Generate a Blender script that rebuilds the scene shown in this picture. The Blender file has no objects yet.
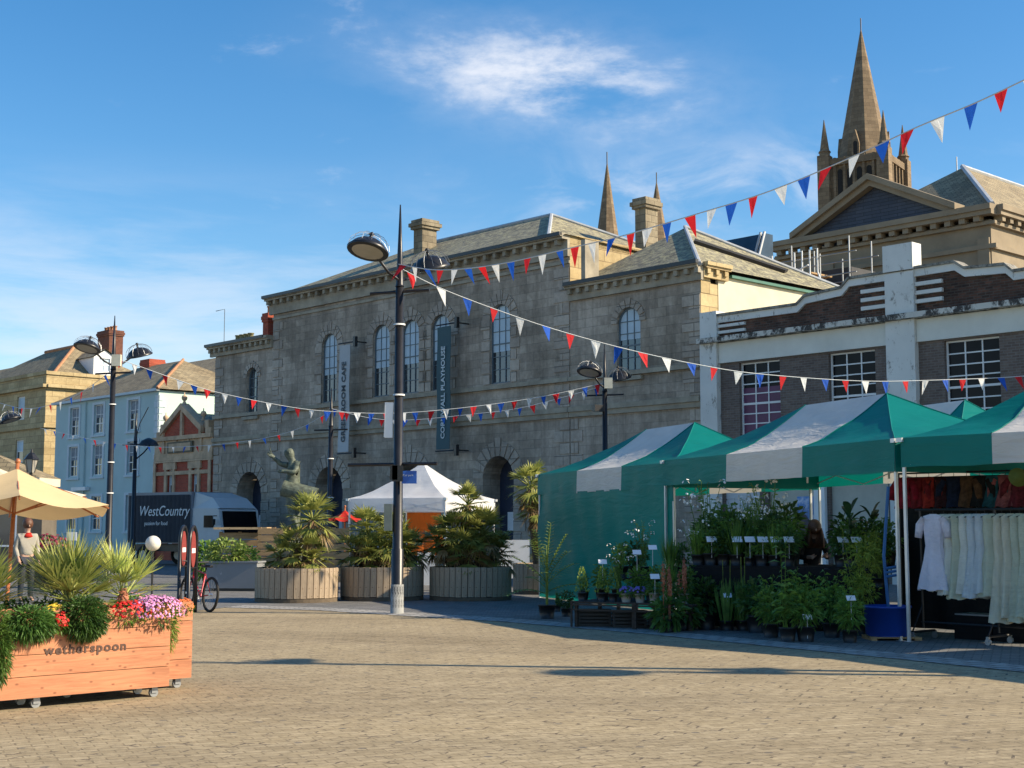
import bpy, math, random
from mathutils import Vector, Matrix, noise
from mathutils.geometry import tessellate_polygon
R=math.radians; PI=math.pi
S=bpy.context.scene; COL=S.collection
random.seed(7)
# ---------------------------------------------------------------- camera model
F=1400.0; HC=1.6; TH=math.atan(144/1400.0); CT=math.cos(TH); ST=math.sin(TH)
cam=bpy.data.cameras.new('camera'); co=bpy.data.objects.new('camera',cam); COL.objects.link(co)
cam.sensor_width=36; cam.lens=F/1024*36; cam.clip_end=3000; cam.clip_start=.1
co.location=(0,0,HC); co.rotation_euler=(PI/2+TH,0,0); S.camera=co
def ray(px,py):
    cx=(px-512)/F; cy=(384-py)/F
    return Vector((cx,CT-cy*ST,ST+cy*CT))
def W(px,py,Y):
    d=ray(px,py); return Vector((0,0,HC))+d*(Y/d.y)
def G(px,py,z=0.0):
    d=ray(px,py); return Vector((0,0,HC))+d*((z-HC)/d.z)
def WX(px,Y,z=0.0):   # point at depth Y under image column px, height z
    return Vector(((px-512)/F*(Y*CT+(z-HC)*ST),Y,z))
# ---------------------------------------------------------------- materials
MATS={}
def N(nt,t,**k):
    n=nt.nodes.new(t)
    for a,b in k.items(): setattr(n,a,b)
    return n
def base(name):
    m=bpy.data.materials.new(name); m.use_nodes=True; nt=m.node_tree; nt.nodes.clear()
    o=N(nt,'ShaderNodeOutputMaterial'); p=N(nt,'ShaderNodeBsdfPrincipled')
    nt.links.new(p.outputs[0],o.inputs[0]); MATS[name]=m
    return m,nt,p,o
def coords(nt,kind='UV',scale=(1,1,1),rot=(0,0,0)):
    tc=N(nt,'ShaderNodeTexCoord'); mp=N(nt,'ShaderNodeMapping')
    mp.inputs['Scale'].default_value=scale; mp.inputs['Rotation'].default_value=rot
    nt.links.new(tc.outputs[kind],mp.inputs[0]); return mp.outputs[0]
def noi(nt,vec,sc,det=4,rough=.6,dist=0):
    n=N(nt,'ShaderNodeTexNoise'); n.inputs['Scale'].default_value=sc; n.inputs['Detail'].default_value=det
    n.inputs['Roughness'].default_value=rough; n.inputs['Distortion'].default_value=dist
    nt.links.new(vec,n.inputs['Vector']); return n.outputs[0]
def ramp(nt,fac,stops):
    r=N(nt,'ShaderNodeValToRGB'); e=r.color_ramp.elements
    while len(e)<len(stops): e.new(.5)
    for i,(p,c) in enumerate(stops):
        e[i].position=p; e[i].color=(*c,1) if len(c)==3 else c
    nt.links.new(fac,r.inputs[0]); return r.outputs[0]
def mix(nt,fac,a,b,mode='MIX'):
    m=N(nt,'ShaderNodeMix',data_type='RGBA',blend_type=mode)
    for s,v in ((m.inputs['Factor'],fac),(m.inputs['A'],a),(m.inputs['B'],b)):
        if isinstance(v,(int,float)): s.default_value=v
        elif isinstance(v,tuple): s.default_value=(*v,1)
        else: nt.links.new(v,s)
    return m.outputs['Result']
def bump(nt,p,h,st=.3,dist=.02):
    b=N(nt,'ShaderNodeBump'); b.inputs['Strength'].default_value=st; b.inputs['Distance'].default_value=dist
    nt.links.new(h,b.inputs['Height']); nt.links.new(b.outputs[0],p.inputs['Normal'])
def mplain(name,c,rough=.7,var=.25,sc=3,metal=0,bs=.15,kind='Object',rand=0,spec=.5):
    if name in MATS: return MATS[name]
    m,nt,p,o=base(name); v=coords(nt,kind)
    n=noi(nt,v,sc,5,.65)
    d=tuple(x*(1-var) for x in c); l=tuple(min(1,x*(1+var)) for x in c)
    col=ramp(nt,n,[(.3,d),(.7,l)])
    if rand:
        oi=N(nt,'ShaderNodeObjectInfo'); h=N(nt,'ShaderNodeHueSaturation')
        mr=N(nt,'ShaderNodeMapRange'); mr.inputs[3].default_value=1-rand; mr.inputs[4].default_value=1+rand
        nt.links.new(oi.outputs['Random'],mr.inputs[0]); nt.links.new(mr.outputs[0],h.inputs['Value'])
        nt.links.new(col,h.inputs['Color']); col=h.outputs[0]
    nt.links.new(col,p.inputs['Base Color'])
    p.inputs['Roughness'].default_value=rough; p.inputs['Metallic'].default_value=metal
    p.inputs['Specular IOR Level'].default_value=spec
    if bs: bump(nt,p,noi(nt,v,sc*6,3),bs)
    return m
def mbrick(name,c1,c2,cm,bw,bh,ms=.012,rough=.85,stain=(.5,.5,.45),stf=.5,off=.5,bs=.4,lichen=None,kind='UV',rot=0,ssc=.35,streak=0):
    if name in MATS: return MATS[name]
    m,nt,p,o=base(name); v=coords(nt,kind,rot=(0,0,rot))
    b=N(nt,'ShaderNodeTexBrick'); b.offset=off; nt.links.new(v,b.inputs['Vector'])
    b.inputs['Color1'].default_value=(*c1,1); b.inputs['Color2'].default_value=(*c2,1); b.inputs['Mortar'].default_value=(*cm,1)
    b.inputs['Scale'].default_value=1; b.inputs['Mortar Size'].default_value=ms; b.inputs['Mortar Smooth'].default_value=.3
    b.inputs['Brick Width'].default_value=bw; b.inputs['Row Height'].default_value=bh; b.inputs['Bias'].default_value=0
    n1=noi(nt,v,ssc,6,.7,.4); n2=noi(nt,v,6,5,.7)
    st=ramp(nt,n1,[(.38,stain),(.62,(1,1,1))])
    c=mix(nt,stf,b.outputs[0],st,'MULTIPLY')
    c=mix(nt,.55,c,ramp(nt,n2,[(.25,(.55,.55,.55)),(.75,(1.25,1.25,1.25))]),'MULTIPLY')
    if streak: c=mix(nt,streak,c,ramp(nt,noi(nt,coords(nt,'UV',(1.6,.16,1)),1.1,6,.7,.3),[(.36,(.45,.44,.42)),(.60,(1.15,1.15,1.15))]),'MULTIPLY')
    if lichen:
        l=noi(nt,v,3.6,9,.85); lf=ramp(nt,l,[(.47,(0,0,0)),(.60,(1,1,1))]); c=mix(nt,lf,c,lichen)
    nt.links.new(c,p.inputs['Base Color']); p.inputs['Roughness'].default_value=rough
    h=mix(nt,.5,b.outputs['Fac'],n2); inv=N(nt,'ShaderNodeInvert'); nt.links.new(h,inv.inputs['Color'])
    bump(nt,p,inv.outputs[0],bs,.03)
    return m
def mwood(name,c,c2,rough=.6,sc=(1,14,1),bs=.2):
    if name in MATS: return MATS[name]
    m,nt,p,o=base(name); v=coords(nt,'UV',sc)
    n=noi(nt,v,1.6,6,.65,1.2); v2=coords(nt,'UV',(1,1,1)); k=noi(nt,v2,1.3,3,.5)
    col=ramp(nt,n,[(.3,c2),(.55,c),(.8,tuple(min(1,x*1.25) for x in c))])
    col=mix(nt,.5,col,ramp(nt,k,[(.3,(.75,.72,.7)),(.7,(1.1,1.1,1.1))]),'MULTIPLY')
    vo=N(nt,'ShaderNodeTexVoronoi',voronoi_dimensions='2D'); vo.inputs['Scale'].default_value=4.2; nt.links.new(coords(nt,'UV',(1,1.9,1)),vo.inputs['Vector'])
    kn=ramp(nt,vo.outputs['Distance'],[(.03,(.38,.28,.22)),(.10,(1,1,1))]); col=mix(nt,.8,col,kn,'MULTIPLY')
    nt.links.new(col,p.inputs['Base Color']); p.inputs['Roughness'].default_value=rough; bump(nt,p,n,bs,.01)
    return m
def mcloth(name,c,trans=.25,rough=.8,wr=.6,sc=1.5,rand=0,var=.08):
    if name in MATS: return MATS[name]
    m,nt,p,o=base(name); v=coords(nt,'Object')
    n=noi(nt,v,sc,3,.6,.6); n2=noi(nt,coords(nt,'Object',(1,1,5)),sc*1.4,4,.6,.8)
    col=ramp(nt,n,[(.3,tuple(x*(1-var) for x in c)),(.7,tuple(min(1,x*(1+var)) for x in c))])
    nt.links.new(col,p.inputs['Base Color']); p.inputs['Roughness'].default_value=rough; p.inputs['Specular IOR Level'].default_value=.25
    bump(nt,p,mix(nt,.6,n,n2),wr,.06)
    if trans:
        t=N(nt,'ShaderNodeBsdfTranslucent'); nt.links.new(col,t.inputs[0]); ms=N(nt,'ShaderNodeMixShader'); ms.inputs[0].default_value=trans
        nt.links.new(p.outputs[0],ms.inputs[1]); nt.links.new(t.outputs[0],ms.inputs[2]); nt.links.new(ms.outputs[0],o.inputs[0])
    return m
def mleaf(name,c,c2,sc=5,trans=.3,rough=.45):
    if name in MATS: return MATS[name]
    m,nt,p,o=base(name); v=coords(nt,'Object'); n=noi(nt,v,sc,3,.7)
    col=ramp(nt,n,[(.32,c2),(.68,c)])
    oi=N(nt,'ShaderNodeObjectInfo'); h=N(nt,'ShaderNodeHueSaturation'); mr=N(nt,'ShaderNodeMapRange')
    mr.inputs[3].default_value=.75; mr.inputs[4].default_value=1.3
    nt.links.new(oi.outputs['Random'],mr.inputs[0]); nt.links.new(mr.outputs[0],h.inputs['Value']); nt.links.new(col,h.inputs['Color']); col=h.outputs[0]
    nt.links.new(col,p.inputs['Base Color']); p.inputs['Roughness'].default_value=rough; p.inputs['Specular IOR Level'].default_value=.35
    t=N(nt,'ShaderNodeBsdfTranslucent'); nt.links.new(col,t.inputs[0]); ms=N(nt,'ShaderNodeMixShader'); ms.inputs[0].default_value=trans
    nt.links.new(p.outputs[0],ms.inputs[1]); nt.links.new(t.outputs[0],ms.inputs[2]); nt.links.new(ms.outputs[0],o.inputs[0])
    return m
def mglass(name,c=(.02,.03,.04),rough=.08,spec=1.0):
    if name in MATS: return MATS[name]
    m,nt,p,o=base(name); v=coords(nt,'Object'); n=noi(nt,v,.8,2)
    nt.links.new(ramp(nt,n,[(.35,tuple(x*.7 for x in c)),(.65,tuple(x*1.4 for x in c))]),p.inputs['Base Color'])
    p.inputs['Roughness'].default_value=rough; p.inputs['Specular IOR Level'].default_value=spec
    bump(nt,p,n,.08,.05); return m
granite=mbrick('granite ashlar',(.41,.34,.27),(.56,.47,.375),(.34,.29,.23),.75,.32,.010,.9,(.48,.47,.44),.85,streak=.5)
granite2=mbrick('granite rusticated',(.39,.33,.27),(.54,.465,.38),(.23,.20,.16),1.1,.46,.016,.9,(.55,.53,.5),.6,bs=.9)
gtrim=mplain('granite trim',(.33,.29,.22),.9,.35,1.2,bs=.3)
gchim=mbrick('weathered chimney stone',(.26,.22,.15),(.38,.32,.22),(.15,.125,.09),.5,.28,.014,.9,(.4,.38,.35),.8)
sandst=mbrick('warm sandstone',(.46,.35,.18),(.62,.49,.27),(.28,.20,.11),.9,.42,.014,.9,(.5,.46,.4),.6)
cream=mplain('cream render',(.62,.56,.42),.9,.12,.8)
slate=mbrick('slate roof',(.15,.135,.10),(.29,.26,.19),(.05,.05,.045),.32,.2,.012,.75,(.6,.58,.5),.6,lichen=(.50,.45,.25),ssc=.5)
slateb=mbrick('blue slate roof',(.035,.045,.075),(.06,.07,.10),(.012,.012,.018),.9,.16,.012,.6,(.6,.6,.6),.5,ssc=.5)
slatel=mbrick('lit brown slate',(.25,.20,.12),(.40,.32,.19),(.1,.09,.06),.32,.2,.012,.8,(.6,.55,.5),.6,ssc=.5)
brickd=mbrick('dark weathered brick',(.065,.035,.026),(.19,.085,.055),(.13,.105,.085),.23,.075,.012,.9,(.35,.33,.3),.8,ssc=.9)
brickg=mbrick('grey brown brick',(.14,.10,.085),(.20,.15,.125),(.20,.18,.16),.23,.075,.012,.9,(.6,.6,.6),.5)
brickr=mbrick('red brick',(.40,.055,.026),(.50,.085,.038),(.32,.13,.08),.23,.075,.01,.85,(.6,.55,.5),.5)
terra=mplain('terracotta stone',(.50,.35,.22),.85,.3,2,bs=.3)
whitep=None
def mstained(name,c,st,sc=1.5,lo=.56,hi=.68,vs=(1,.35,1)):
    if name in MATS: return MATS[name]
    m,nt,p,o=base(name); v=coords(nt,'UV',vs)
    n=noi(nt,v,sc,8,.8,.3); f=ramp(nt,n,[(lo,(0,0,0)),(hi,(1,1,1))])
    n2=noi(nt,coords(nt,'UV'),.8,4); a=ramp(nt,n2,[(.3,tuple(x*.85 for x in c)),(.7,c)])
    nt.links.new(mix(nt,f,a,st),p.inputs['Base Color']); p.inputs['Roughness'].default_value=.8; bump(nt,p,n,.2); return m
whitep=mstained('white painted stone',(.72,.72,.68),(.22,.20,.17),3.4,.56,.64,(1,.45,1))
whitel=mstained('stained white ledge',(.62,.60,.54),(.05,.045,.04),3.0,.47,.54,(1,.6,1))
paleb=mplain('pale cream beam',(.66,.66,.60),.8,.1,.8)
bluep=mplain('blue painted render',(.42,.55,.55),.85,.08,.5)
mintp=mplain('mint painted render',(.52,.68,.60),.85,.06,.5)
whitef=mplain('white paint',(.74,.75,.75),.5,.06,2,bs=0)
glassw=mglass('window glass',(.035,.045,.055),.06)
blind=mplain('pale window blind',(.46,.58,.66),.6,.15,1,bs=0)
purpw=mplain('purple window film',(.10,.02,.075),.45,.2,2,bs=0)
dkmet=mplain('black painted metal',(.016,.016,.018),.38,.3,4,bs=.05)
greymet=mplain('grey metal',(.30,.31,.32),.45,.15,4,metal=.6,bs=.05)
alum=mplain('aluminium pole',(.62,.63,.64),.35,.1,4,metal=.4,bs=0)
leadm=mplain('lead flashing',(.40,.42,.44),.5,.2,2)
darkdoor=mplain('dark blue door',(.02,.03,.06),.5,.3,2)
nearblack=mplain('matt near black',(.02,.018,.016),.9,.3,3)  # plain near-black shared by tyres, louvres, rooflight, wing mirror and eyes
potc=mplain('clay chimney pot',(.42,.20,.10),.8,.3,5)
bronze=mplain('green bronze patina',(.10,.118,.085),.6,.6,7,metal=0,bs=.5)
green=mcloth('green canvas',(.003,.215,.185),.30,.45,.5,.8)
white_c=mcloth('off white canvas',(.70,.67,.62),.22,.8,.9,1.3)
whiteg=mcloth('white gazebo cloth',(.85,.85,.85),.45,.8,.35,1.2)
oranc=mcloth('orange cloth',(.62,.14,.02),.35)
parac=mcloth('sand parasol cloth',(.72,.54,.30),.18,.85,.25,1.2)
redc=mcloth('red cloth',(.55,.03,.02),.2)
blackc=mcloth('black table cloth',(.008,.008,.009),0)
larch=mwood('orange larch planks',(.50,.205,.095),(.36,.13,.055))
oldwood=mwood('weathered wood',(.42,.325,.225),(.26,.20,.14),.85,(9,1,1))
palwood=mwood('pallet wood',(.42,.27,.13),(.28,.17,.08),.8)
polewood=mwood('varnished pole',(.42,.15,.06),(.30,.09,.035),.4)
leafg=mleaf('mid green leaves',(.17,.30,.045),(.05,.12,.022))
leafd=mleaf('dark green leaves',(.075,.16,.03),(.025,.065,.015))
leafy=mleaf('yellow green leaves',(.30,.38,.06),(.09,.17,.03),4)
palml=mleaf('olive palm blades',(.40,.39,.10),(.09,.13,.03),4)
palmb=mleaf('bright palm blades',(.60,.57,.16),(.20,.28,.06),3,.35)
deadl=mleaf('dry straw fronds',(.42,.30,.14),(.25,.16,.07))
blueg=mleaf('glossy dark banana leaves',(.03,.08,.03),(.012,.035,.015))
petals=dict(red=mplain('red petals',(.62,.015,.01),.6,.35,20,bs=0),purple=mplain('mauve daisy petals',(.66,.27,.52),.6,.35,20,bs=0),
 yellow=mplain('yellow petals',(.75,.50,.04),.6,.3,20,bs=0),white=mplain('white petals',(.78,.78,.74),.6,.1,20,bs=0),
 coral=mplain('coral flower spikes',(.36,.12,.06),.7,.35,20,bs=0),violet=mplain('violet petals',(.13,.10,.38),.6,.4,20,bs=0),pink=mplain('pink petals',(.70,.25,.30),.6,.3,20,bs=0),
 darkred=mplain('dark crimson petals',(.20,.01,.03),.6,.4,20,bs=0))
trunkm=mplain('shaggy palm trunk',(.14,.09,.05),.95,.4,14,bs=.6)
potb=mplain('black plastic pot',(.014,.014,.015),.5,.2,5,bs=0)
pott=mplain('grey stone pot',(.30,.27,.22),.85,.25,6)
tagw=mplain('white price card',(.72,.74,.78),.4,.05,3,bs=0)
soil=mplain('dark soil',(.03,.022,.016),1,.3,12)
flagm={'r':mcloth('red pennant cloth',(.66,.02,.025),.3,.7,.2,8),'w':mcloth('white pennant cloth',(.80,.80,.77),.3,.7,.2,8),'b':mcloth('blue pennant cloth',(.015,.10,.50),.3,.7,.2,8)}
cord=mplain('pale cord',(.6,.62,.62),.7,.05,4,bs=0)
# ---------------------------------------------------------------- mesh builder
class MB:
    def __init__(s): s.v=[]; s.f=[]; s.m=[]
    def add(s,vs,fs,m=0):
        k=len(s.v); s.v+= [tuple(x) for x in vs]; s.f+=[tuple(i+k for i in f) for f in fs]; s.m+=[m]*len(fs); return s
    def box(s,x0,x1,y0,y1,z0,z1,m=0,fr=None):
        vs=[(x,y,z) for z in (z0,z1) for y in (y0,y1) for x in (x0,x1)]
        if fr: vs=[fr(*q) for q in vs]
        return s.add(vs,[(0,2,3,1),(4,5,7,6),(0,1,5,4),(2,6,7,3),(0,4,6,2),(1,3,7,5)],m)
    def obox(s,c,sz,rz=0,m=0,rx=0,ry=0):
        M=Matrix.Translation(c)@Matrix.Rotation(rz,4,'Z')@Matrix.Rotation(ry,4,'Y')@Matrix.Rotation(rx,4,'X')
        a,b,d=[q/2 for q in sz]
        return s.box(-a,a,-b,b,-d,d,m,lambda x,y,z:M@Vector((x,y,z)))
    def quad(s,*p,m=0): return s.add(p,[tuple(range(len(p)))],m)
    def prism(s,poly,fr,d0,d1,m=0):
        n=len(poly); vs=[fr(u,d0,z) for u,z in poly]+[fr(u,d1,z) for u,z in poly]
        fs=[(i,(i+1)%n,n+(i+1)%n,n+i) for i in range(n)]
        t=tessellate_polygon([[Vector((u,z,0)) for u,z in poly]])
        fs+=[tuple(x) for x in t]+[tuple(n+i for i in x) for x in t]
        return s.add(vs,fs,m)
    def wall(s,outer,holes,fr,dep=.25,m=0,rm=None):
        pts=[Vector((u,z,0)) for u,z in outer]; loops=[pts]+[[Vector((u,z,0)) for u,z in h] for h in holes]
        allp=[p for l in loops for p in l]; t=tessellate_polygon(loops)
        s.add([fr(p.x,0,p.y) for p in allp],[tuple(x) for x in t],m)
        for h in holes:
            n=len(h); s.add([fr(u,0,z) for u,z in h]+[fr(u,dep,z) for u,z in h],[(i,(i+1)%n,n+(i+1)%n,n+i) for i in range(n)],m if rm is None else rm)
        return s
    def tube(s,pts,r,seg=8,m=0,cap=True):
        pts=[Vector(p) for p in pts]; n=len(pts); rs=r if isinstance(r,(list,tuple)) else [r]*n
        up=None; vs=[]
        for i,p in enumerate(pts):
            d=(pts[min(i+1,n-1)]-pts[max(i-1,0)]).normalized()
            if up is None: up=Vector((0,0,1)) if abs(d.z)<.9 else Vector((1,0,0))
            a=d.cross(up).normalized(); b=a.cross(d).normalized(); up=b
            for k in range(seg):
                t=2*PI*k/seg; vs.append(p+(a*math.cos(t)+b*math.sin(t))*rs[i])
        fs=[(i*seg+k,i*seg+(k+1)%seg,(i+1)*seg+(k+1)%seg,(i+1)*seg+k) for i in range(n-1) for k in range(seg)]
        if cap: fs+=[tuple(range(seg)),tuple(range((n-1)*seg,n*seg))]
        return s.add(vs,fs,m)
    def lathe(s,prof,c=(0,0,0),seg=20,m=0,M=None,close=True):
        vs=[]
        for r,z in prof:
            for k in range(seg):
                t=2*PI*k/seg; q=Vector((r*math.cos(t),r*math.sin(t),z))
                if M: q=M@q
                vs.append(q+Vector(c))
        fs=[(i*seg+k,i*seg+(k+1)%seg,(i+1)*seg+(k+1)%seg,(i+1)*seg+k) for i in range(len(prof)-1) for k in range(seg)]
        if close: fs+=[tuple(range(seg)),tuple(range((len(prof)-1)*seg,len(prof)*seg))]
        return s.add(vs,fs,m)
    def ball(s,c,r,m=0,seg=12,rings=8,sc=(1,1,1)):
        prof=[(math.sin(PI*i/rings)*.999+.001,-math.cos(PI*i/rings)) for i in range(rings+1)]
        M=Matrix.Diagonal((r*sc[0],r*sc[1],r*sc[2],1)); return s.lathe(prof,c,seg,m,M.to_3x3(),False)
    def ring(s,c,ax,Rr,r,seg=28,rs=6,m=0,a0=0,a1=2*PI):
        ax=Vector(ax).normalized(); u=ax.orthogonal().normalized() if abs(ax.z)>.9 else ax.cross(Vector((0,0,1))).normalized(); w=ax.cross(u)
        full=abs(a1-a0-2*PI)<1e-4; n=seg if full else seg+1
        vs=[]
        for i in range(n):
            t=a0+(a1-a0)*i/seg; d=u*math.cos(t)+w*math.sin(t)
            for k in range(rs):
                q=2*PI*k/rs; vs.append(Vector(c)+d*(Rr+r*math.cos(q))+ax*r*math.sin(q))
        fs=[(i*rs+k,i*rs+(k+1)%rs,((i+1)%n)*rs+(k+1)%rs,((i+1)%n)*rs+k) for i in range(seg) for k in range(rs)]
        return s.add(vs,fs,m)
    def patch(s,a,b,c,d,nu,nv,fn=None,m=0):
        a,b,c,d=[Vector(q) for q in (a,b,c,d)]; vs=[]
        for j in range(nv+1):
            for i in range(nu+1):
                u=i/nu; v=j/nv; p=(a*(1-u)+b*u)*(1-v)+(d*(1-u)+c*u)*v
                if fn: p=p+fn(u,v,p)
                vs.append(p)
        fs=[(j*(nu+1)+i,j*(nu+1)+i+1,(j+1)*(nu+1)+i+1,(j+1)*(nu+1)+i) for j in range(nv) for i in range(nu)]
        return s.add(vs,fs,m)
    def build(s,name,mats,parent=None,smooth=False,label=None,loc=None):
        me=bpy.data.meshes.new(name); me.from_pydata(s.v,[],s.f)
        if not isinstance(mats,(list,tuple)): mats=[mats]
        for mm in mats: me.materials.append(mm)
        if len(mats)>1: me.polygons.foreach_set('material_index',s.m)
        me.update(); uvbox(me)
        if smooth: me.polygons.foreach_set('use_smooth',[True]*len(me.polygons))
        o=bpy.data.objects.new(name,me); COL.objects.link(o)
        if parent: o.parent=parent
        if loc is not None: o.location=loc
        if label: o['label']=label
        return o
def uvbox(me):
    uv=me.uv_layers.new(name='UVMap').data; Z=Vector((0,0,1))
    vs=me.vertices
    for p in me.polygons:
        n=p.normal
        if abs(n.z)>.95 or n.length<.5: t=Vector((1,0,0)); b=Vector((0,1,0))
        else:
            t=Z.cross(n).normalized()
            if t.x+t.y<0: t=-t
            b=n.cross(t).normalized()
            if b.z<0: b=-b
        for li in p.loop_indices:
            c=vs[me.loops[li].vertex_index].co; uv[li].uv=(c.dot(t),c.dot(b))
def T(name,label,cat,loc=(0,0,0),rz=0,group=None):
    o=bpy.data.objects.new(name,None); COL.objects.link(o); o.location=loc; o.rotation_euler=(0,0,rz); o.empty_display_size=.2
    o['label']=label; o['category']=cat
    if group: o['group']=group
    return o
def tag(o,label,cat,group=None):
    o['label']=label; o['category']=cat
    if group: o['group']=group
    return o
def struct(o,kind='structure'): o['kind']=kind; return o
def dup(root,loc,rz=0,label=None,scale=None,group=None):
    r=root.copy(); COL.objects.link(r); r.location=loc; r.rotation_euler=(0,0,rz)
    if label: r['label']=label
    if group: r['group']=group
    if scale: r.scale=(scale,)*3 if not isinstance(scale,tuple) else scale
    for ch in list(root.children):
        c=ch.copy(); COL.objects.link(c); c.parent=r
        for g in list(ch.children):
            d=g.copy(); COL.objects.link(d); d.parent=c
    return r
def text(body,size,mat,parent,loc,rot,name='lettering',ext=.004,sx=1,align='LEFT',shear=0,sp=1,bold=0):
    c=bpy.data.curves.new(name,'FONT'); c.body=body; c.size=size; c.extrude=ext; c.align_x=align; c.shear=shear; c.space_character=sp; c.offset=bold; c.resolution_u=3
    t=bpy.data.objects.new('tmp',c); COL.objects.link(t); bpy.context.view_layer.update()
    me=bpy.data.meshes.new_from_object(t.evaluated_get(bpy.context.evaluated_depsgraph_get())); bpy.data.objects.remove(t); bpy.data.curves.remove(c)
    me.name=name; me.materials.clear(); me.materials.append(mat)
    o=bpy.data.objects.new(name,me); COL.objects.link(o); o.parent=parent; o.location=loc; o.rotation_euler=rot; o.scale=(sx,1,1); return o
FRONT=lambda u,d,z:(u,d,z)
def SIDE(U,s=1): return lambda v,d,z:(U-s*d,v,z)
def rect(u0,u1,z0,z1): return [(u0,z0),(u1,z0),(u1,z1),(u0,z1)]
def arch(uc,w,z0,z1,n=12):
    r=w/2; zc=z1-r
    return [(uc-r,z0),(uc+r,z0)]+[(uc+r*math.cos(PI*i/n),zc+r*math.sin(PI*i/n)) for i in range(n+1)]
def inset(poly,w):
    us=[p[0] for p in poly]; zs=[p[1] for p in poly]; cu=(min(us)+max(us))/2; cz=(min(zs)+max(zs))/2; hu=(max(us)-min(us))/2; hz=(max(zs)-min(zs))/2
    return [(cu+(u-cu)*(hu-w)/hu,cz+(z-cz)*(hz-w)/hz) for u,z in poly]
def window(parent,out,fr,d,w=.06,nv=2,nh=4,fm=whitef,pm=glassw,blindf=0,bm_=None,bar=.03,name='window',arched=False,label=None):
    mb=MB(); inn=inset(out,w); n=len(out)
    vs=[fr(u,d,z) for u,z in out]+[fr(u,d,z) for u,z in inn]+[fr(u,d+.06,z) for u,z in inn]
    mb.add(vs,[(i,(i+1)%n,n+(i+1)%n,n+i) for i in range(n)]+[(n+i,n+(i+1)%n,2*n+(i+1)%n,2*n+i) for i in range(n)])
    us=[p[0] for p in inn]; zs=[p[1] for p in inn]; a,b,c,e=min(us),max(us),min(zs),max(zs); r=(b-a)/2; uc=(a+b)/2
    def top(u): return e-r+math.sqrt(max(0,r*r-(u-uc)**2)) if arched else e
    for i in range(1,nv):
        u=a+(b-a)*i/nv; mb.box(u-bar/2,u+bar/2,d+.012,d+.05,c,top(u),fr=fr)
    for i in range(1,nh):
        z=c+(e-c)*i/nh; h=r
        if arched and z>e-r: h=math.sqrt(max(0,r*r-(z-e+r)**2))
        bb=bar*1.8 if i==nh//2 else bar
        mb.box(uc-h,uc+h,d+.014,d+.052,z-bb/2,z+bb/2,fr=fr)
    f=mb.build(name,fm,parent,label=label)
    MB().add([fr(u,d+.045,z) for u,z in inn],[tuple(range(n))]).build('pane',pm,f)
    if blindf:
        z0=e-(e-c)*blindf
        pl=[(u,max(z,z0)) for u,z in inn] if arched else rect(a,b,z0,e)
        MB().add([fr(u,d+.036,z) for u,z in pl],[tuple(range(len(pl)))]).build('blind',bm_ or blind,f)
    return f
def archstones(mb,uc,w,z1,fr,n=9,rad=.5,pr=.02,m=0):
    r=w/2; zc=z1-r
    for i in range(n):
        a0=PI*i/n+.03; a1=PI*(i+1)/n-.03; ro=r+rad*(1.25 if i==n//2 else 1)
        mb.prism([(uc+r*math.cos(a0),zc+r*math.sin(a0)),(uc+ro*math.cos(a0),zc+ro*math.sin(a0)),(uc+ro*math.cos(a1),zc+ro*math.sin(a1)),(uc+r*math.cos(a1),zc+r*math.sin(a1))],fr,-pr,.02,m)
def quoins(mb,u0,u1,z0,z1,fr,h=.42,pr=.03,short=.62,side=1):
    z=z0;k=0
    while z+h<=z1+.01:
        L=(u1-u0)*(1 if k%2 else short)
        a,b=(u0,u0+L) if side>0 else (u1-L,u1)
        mb.box(a,b,-pr,.02,z+.02,z+h-.02,fr=fr); z+=h;k+=1
def cornice(parent,u0,u1,z,fr,mat,pr=.45,h=.5,dent=.45,name='cornice'):
    mb=MB(); mb.box(u0,u1,-pr,.0,z-.12,z,fr=fr); mb.box(u0,u1,-pr*.8,.0,z-.2,z-.122,fr=fr); mb.box(u0,u1,-.12,-.002,z-h,z-.202,fr=fr)
    u=u0+.1
    while u<u1-.15: mb.box(u,u+.16,-pr*.7,-.121,z-.38,z-.203,fr=fr); u+=dent
    return mb.build(name,mat,parent)
def chimney(parent,u0,u1,v0,v1,z0,z1,mat,npots=3,pr=.1,pots=True,axis=0,potm=None,poth=.35):
    mb=MB(); mb.box(u0,u1,v0,v1,z0,z1-.3); mb.box(u0-pr*.6,u1+pr*.6,v0-pr*.6,v1+pr*.6,z1-.42,z1-.302); mb.box(u0-pr,u1+pr,v0-pr,v1+pr,z1-.3,z1-.14); mb.box(u0-pr*.5,u1+pr*.5,v0-pr*.5,v1+pr*.5,z1-.138,z1)
    c=mb.build('chimney',mat,parent)
    if npots:
        for i in range(npots):
            q=(i+.5)/npots
            x,y=(u0+(u1-u0)*q,(v0+v1)/2) if axis==0 else ((u0+u1)/2,v0+(v1-v0)*q)
            p=MB().lathe([(.14,0),(.13,poth*.8),(.17,poth*.85),(.16,poth),(.11,poth)],(x,y,z1),10).build('chimney_pot',potm or potc,c,True)
    return c
def hip(mb,u0,u1,v0,v1,z,ra,rb,zr,ov=.3,m=0,fr=None):
    # ra, rb: ridge ends (u,v)
    a,b,c,d=(u0-ov,v0-ov,z),(u1+ov,v0-ov,z),(u1+ov,v1+ov,z),(u0-ov,v1+ov,z); A=(*ra,zr); B=(*rb,zr)
    if ra==rb: mb.add([a,b,c,d,A],[(0,1,4),(1,2,4),(2,3,4),(3,0,4)],m)
    else: mb.add([a,b,c,d,A,B],[(0,1,5,4),(1,2,5),(2,3,4,5),(3,0,4)],m)
    return mb
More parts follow.
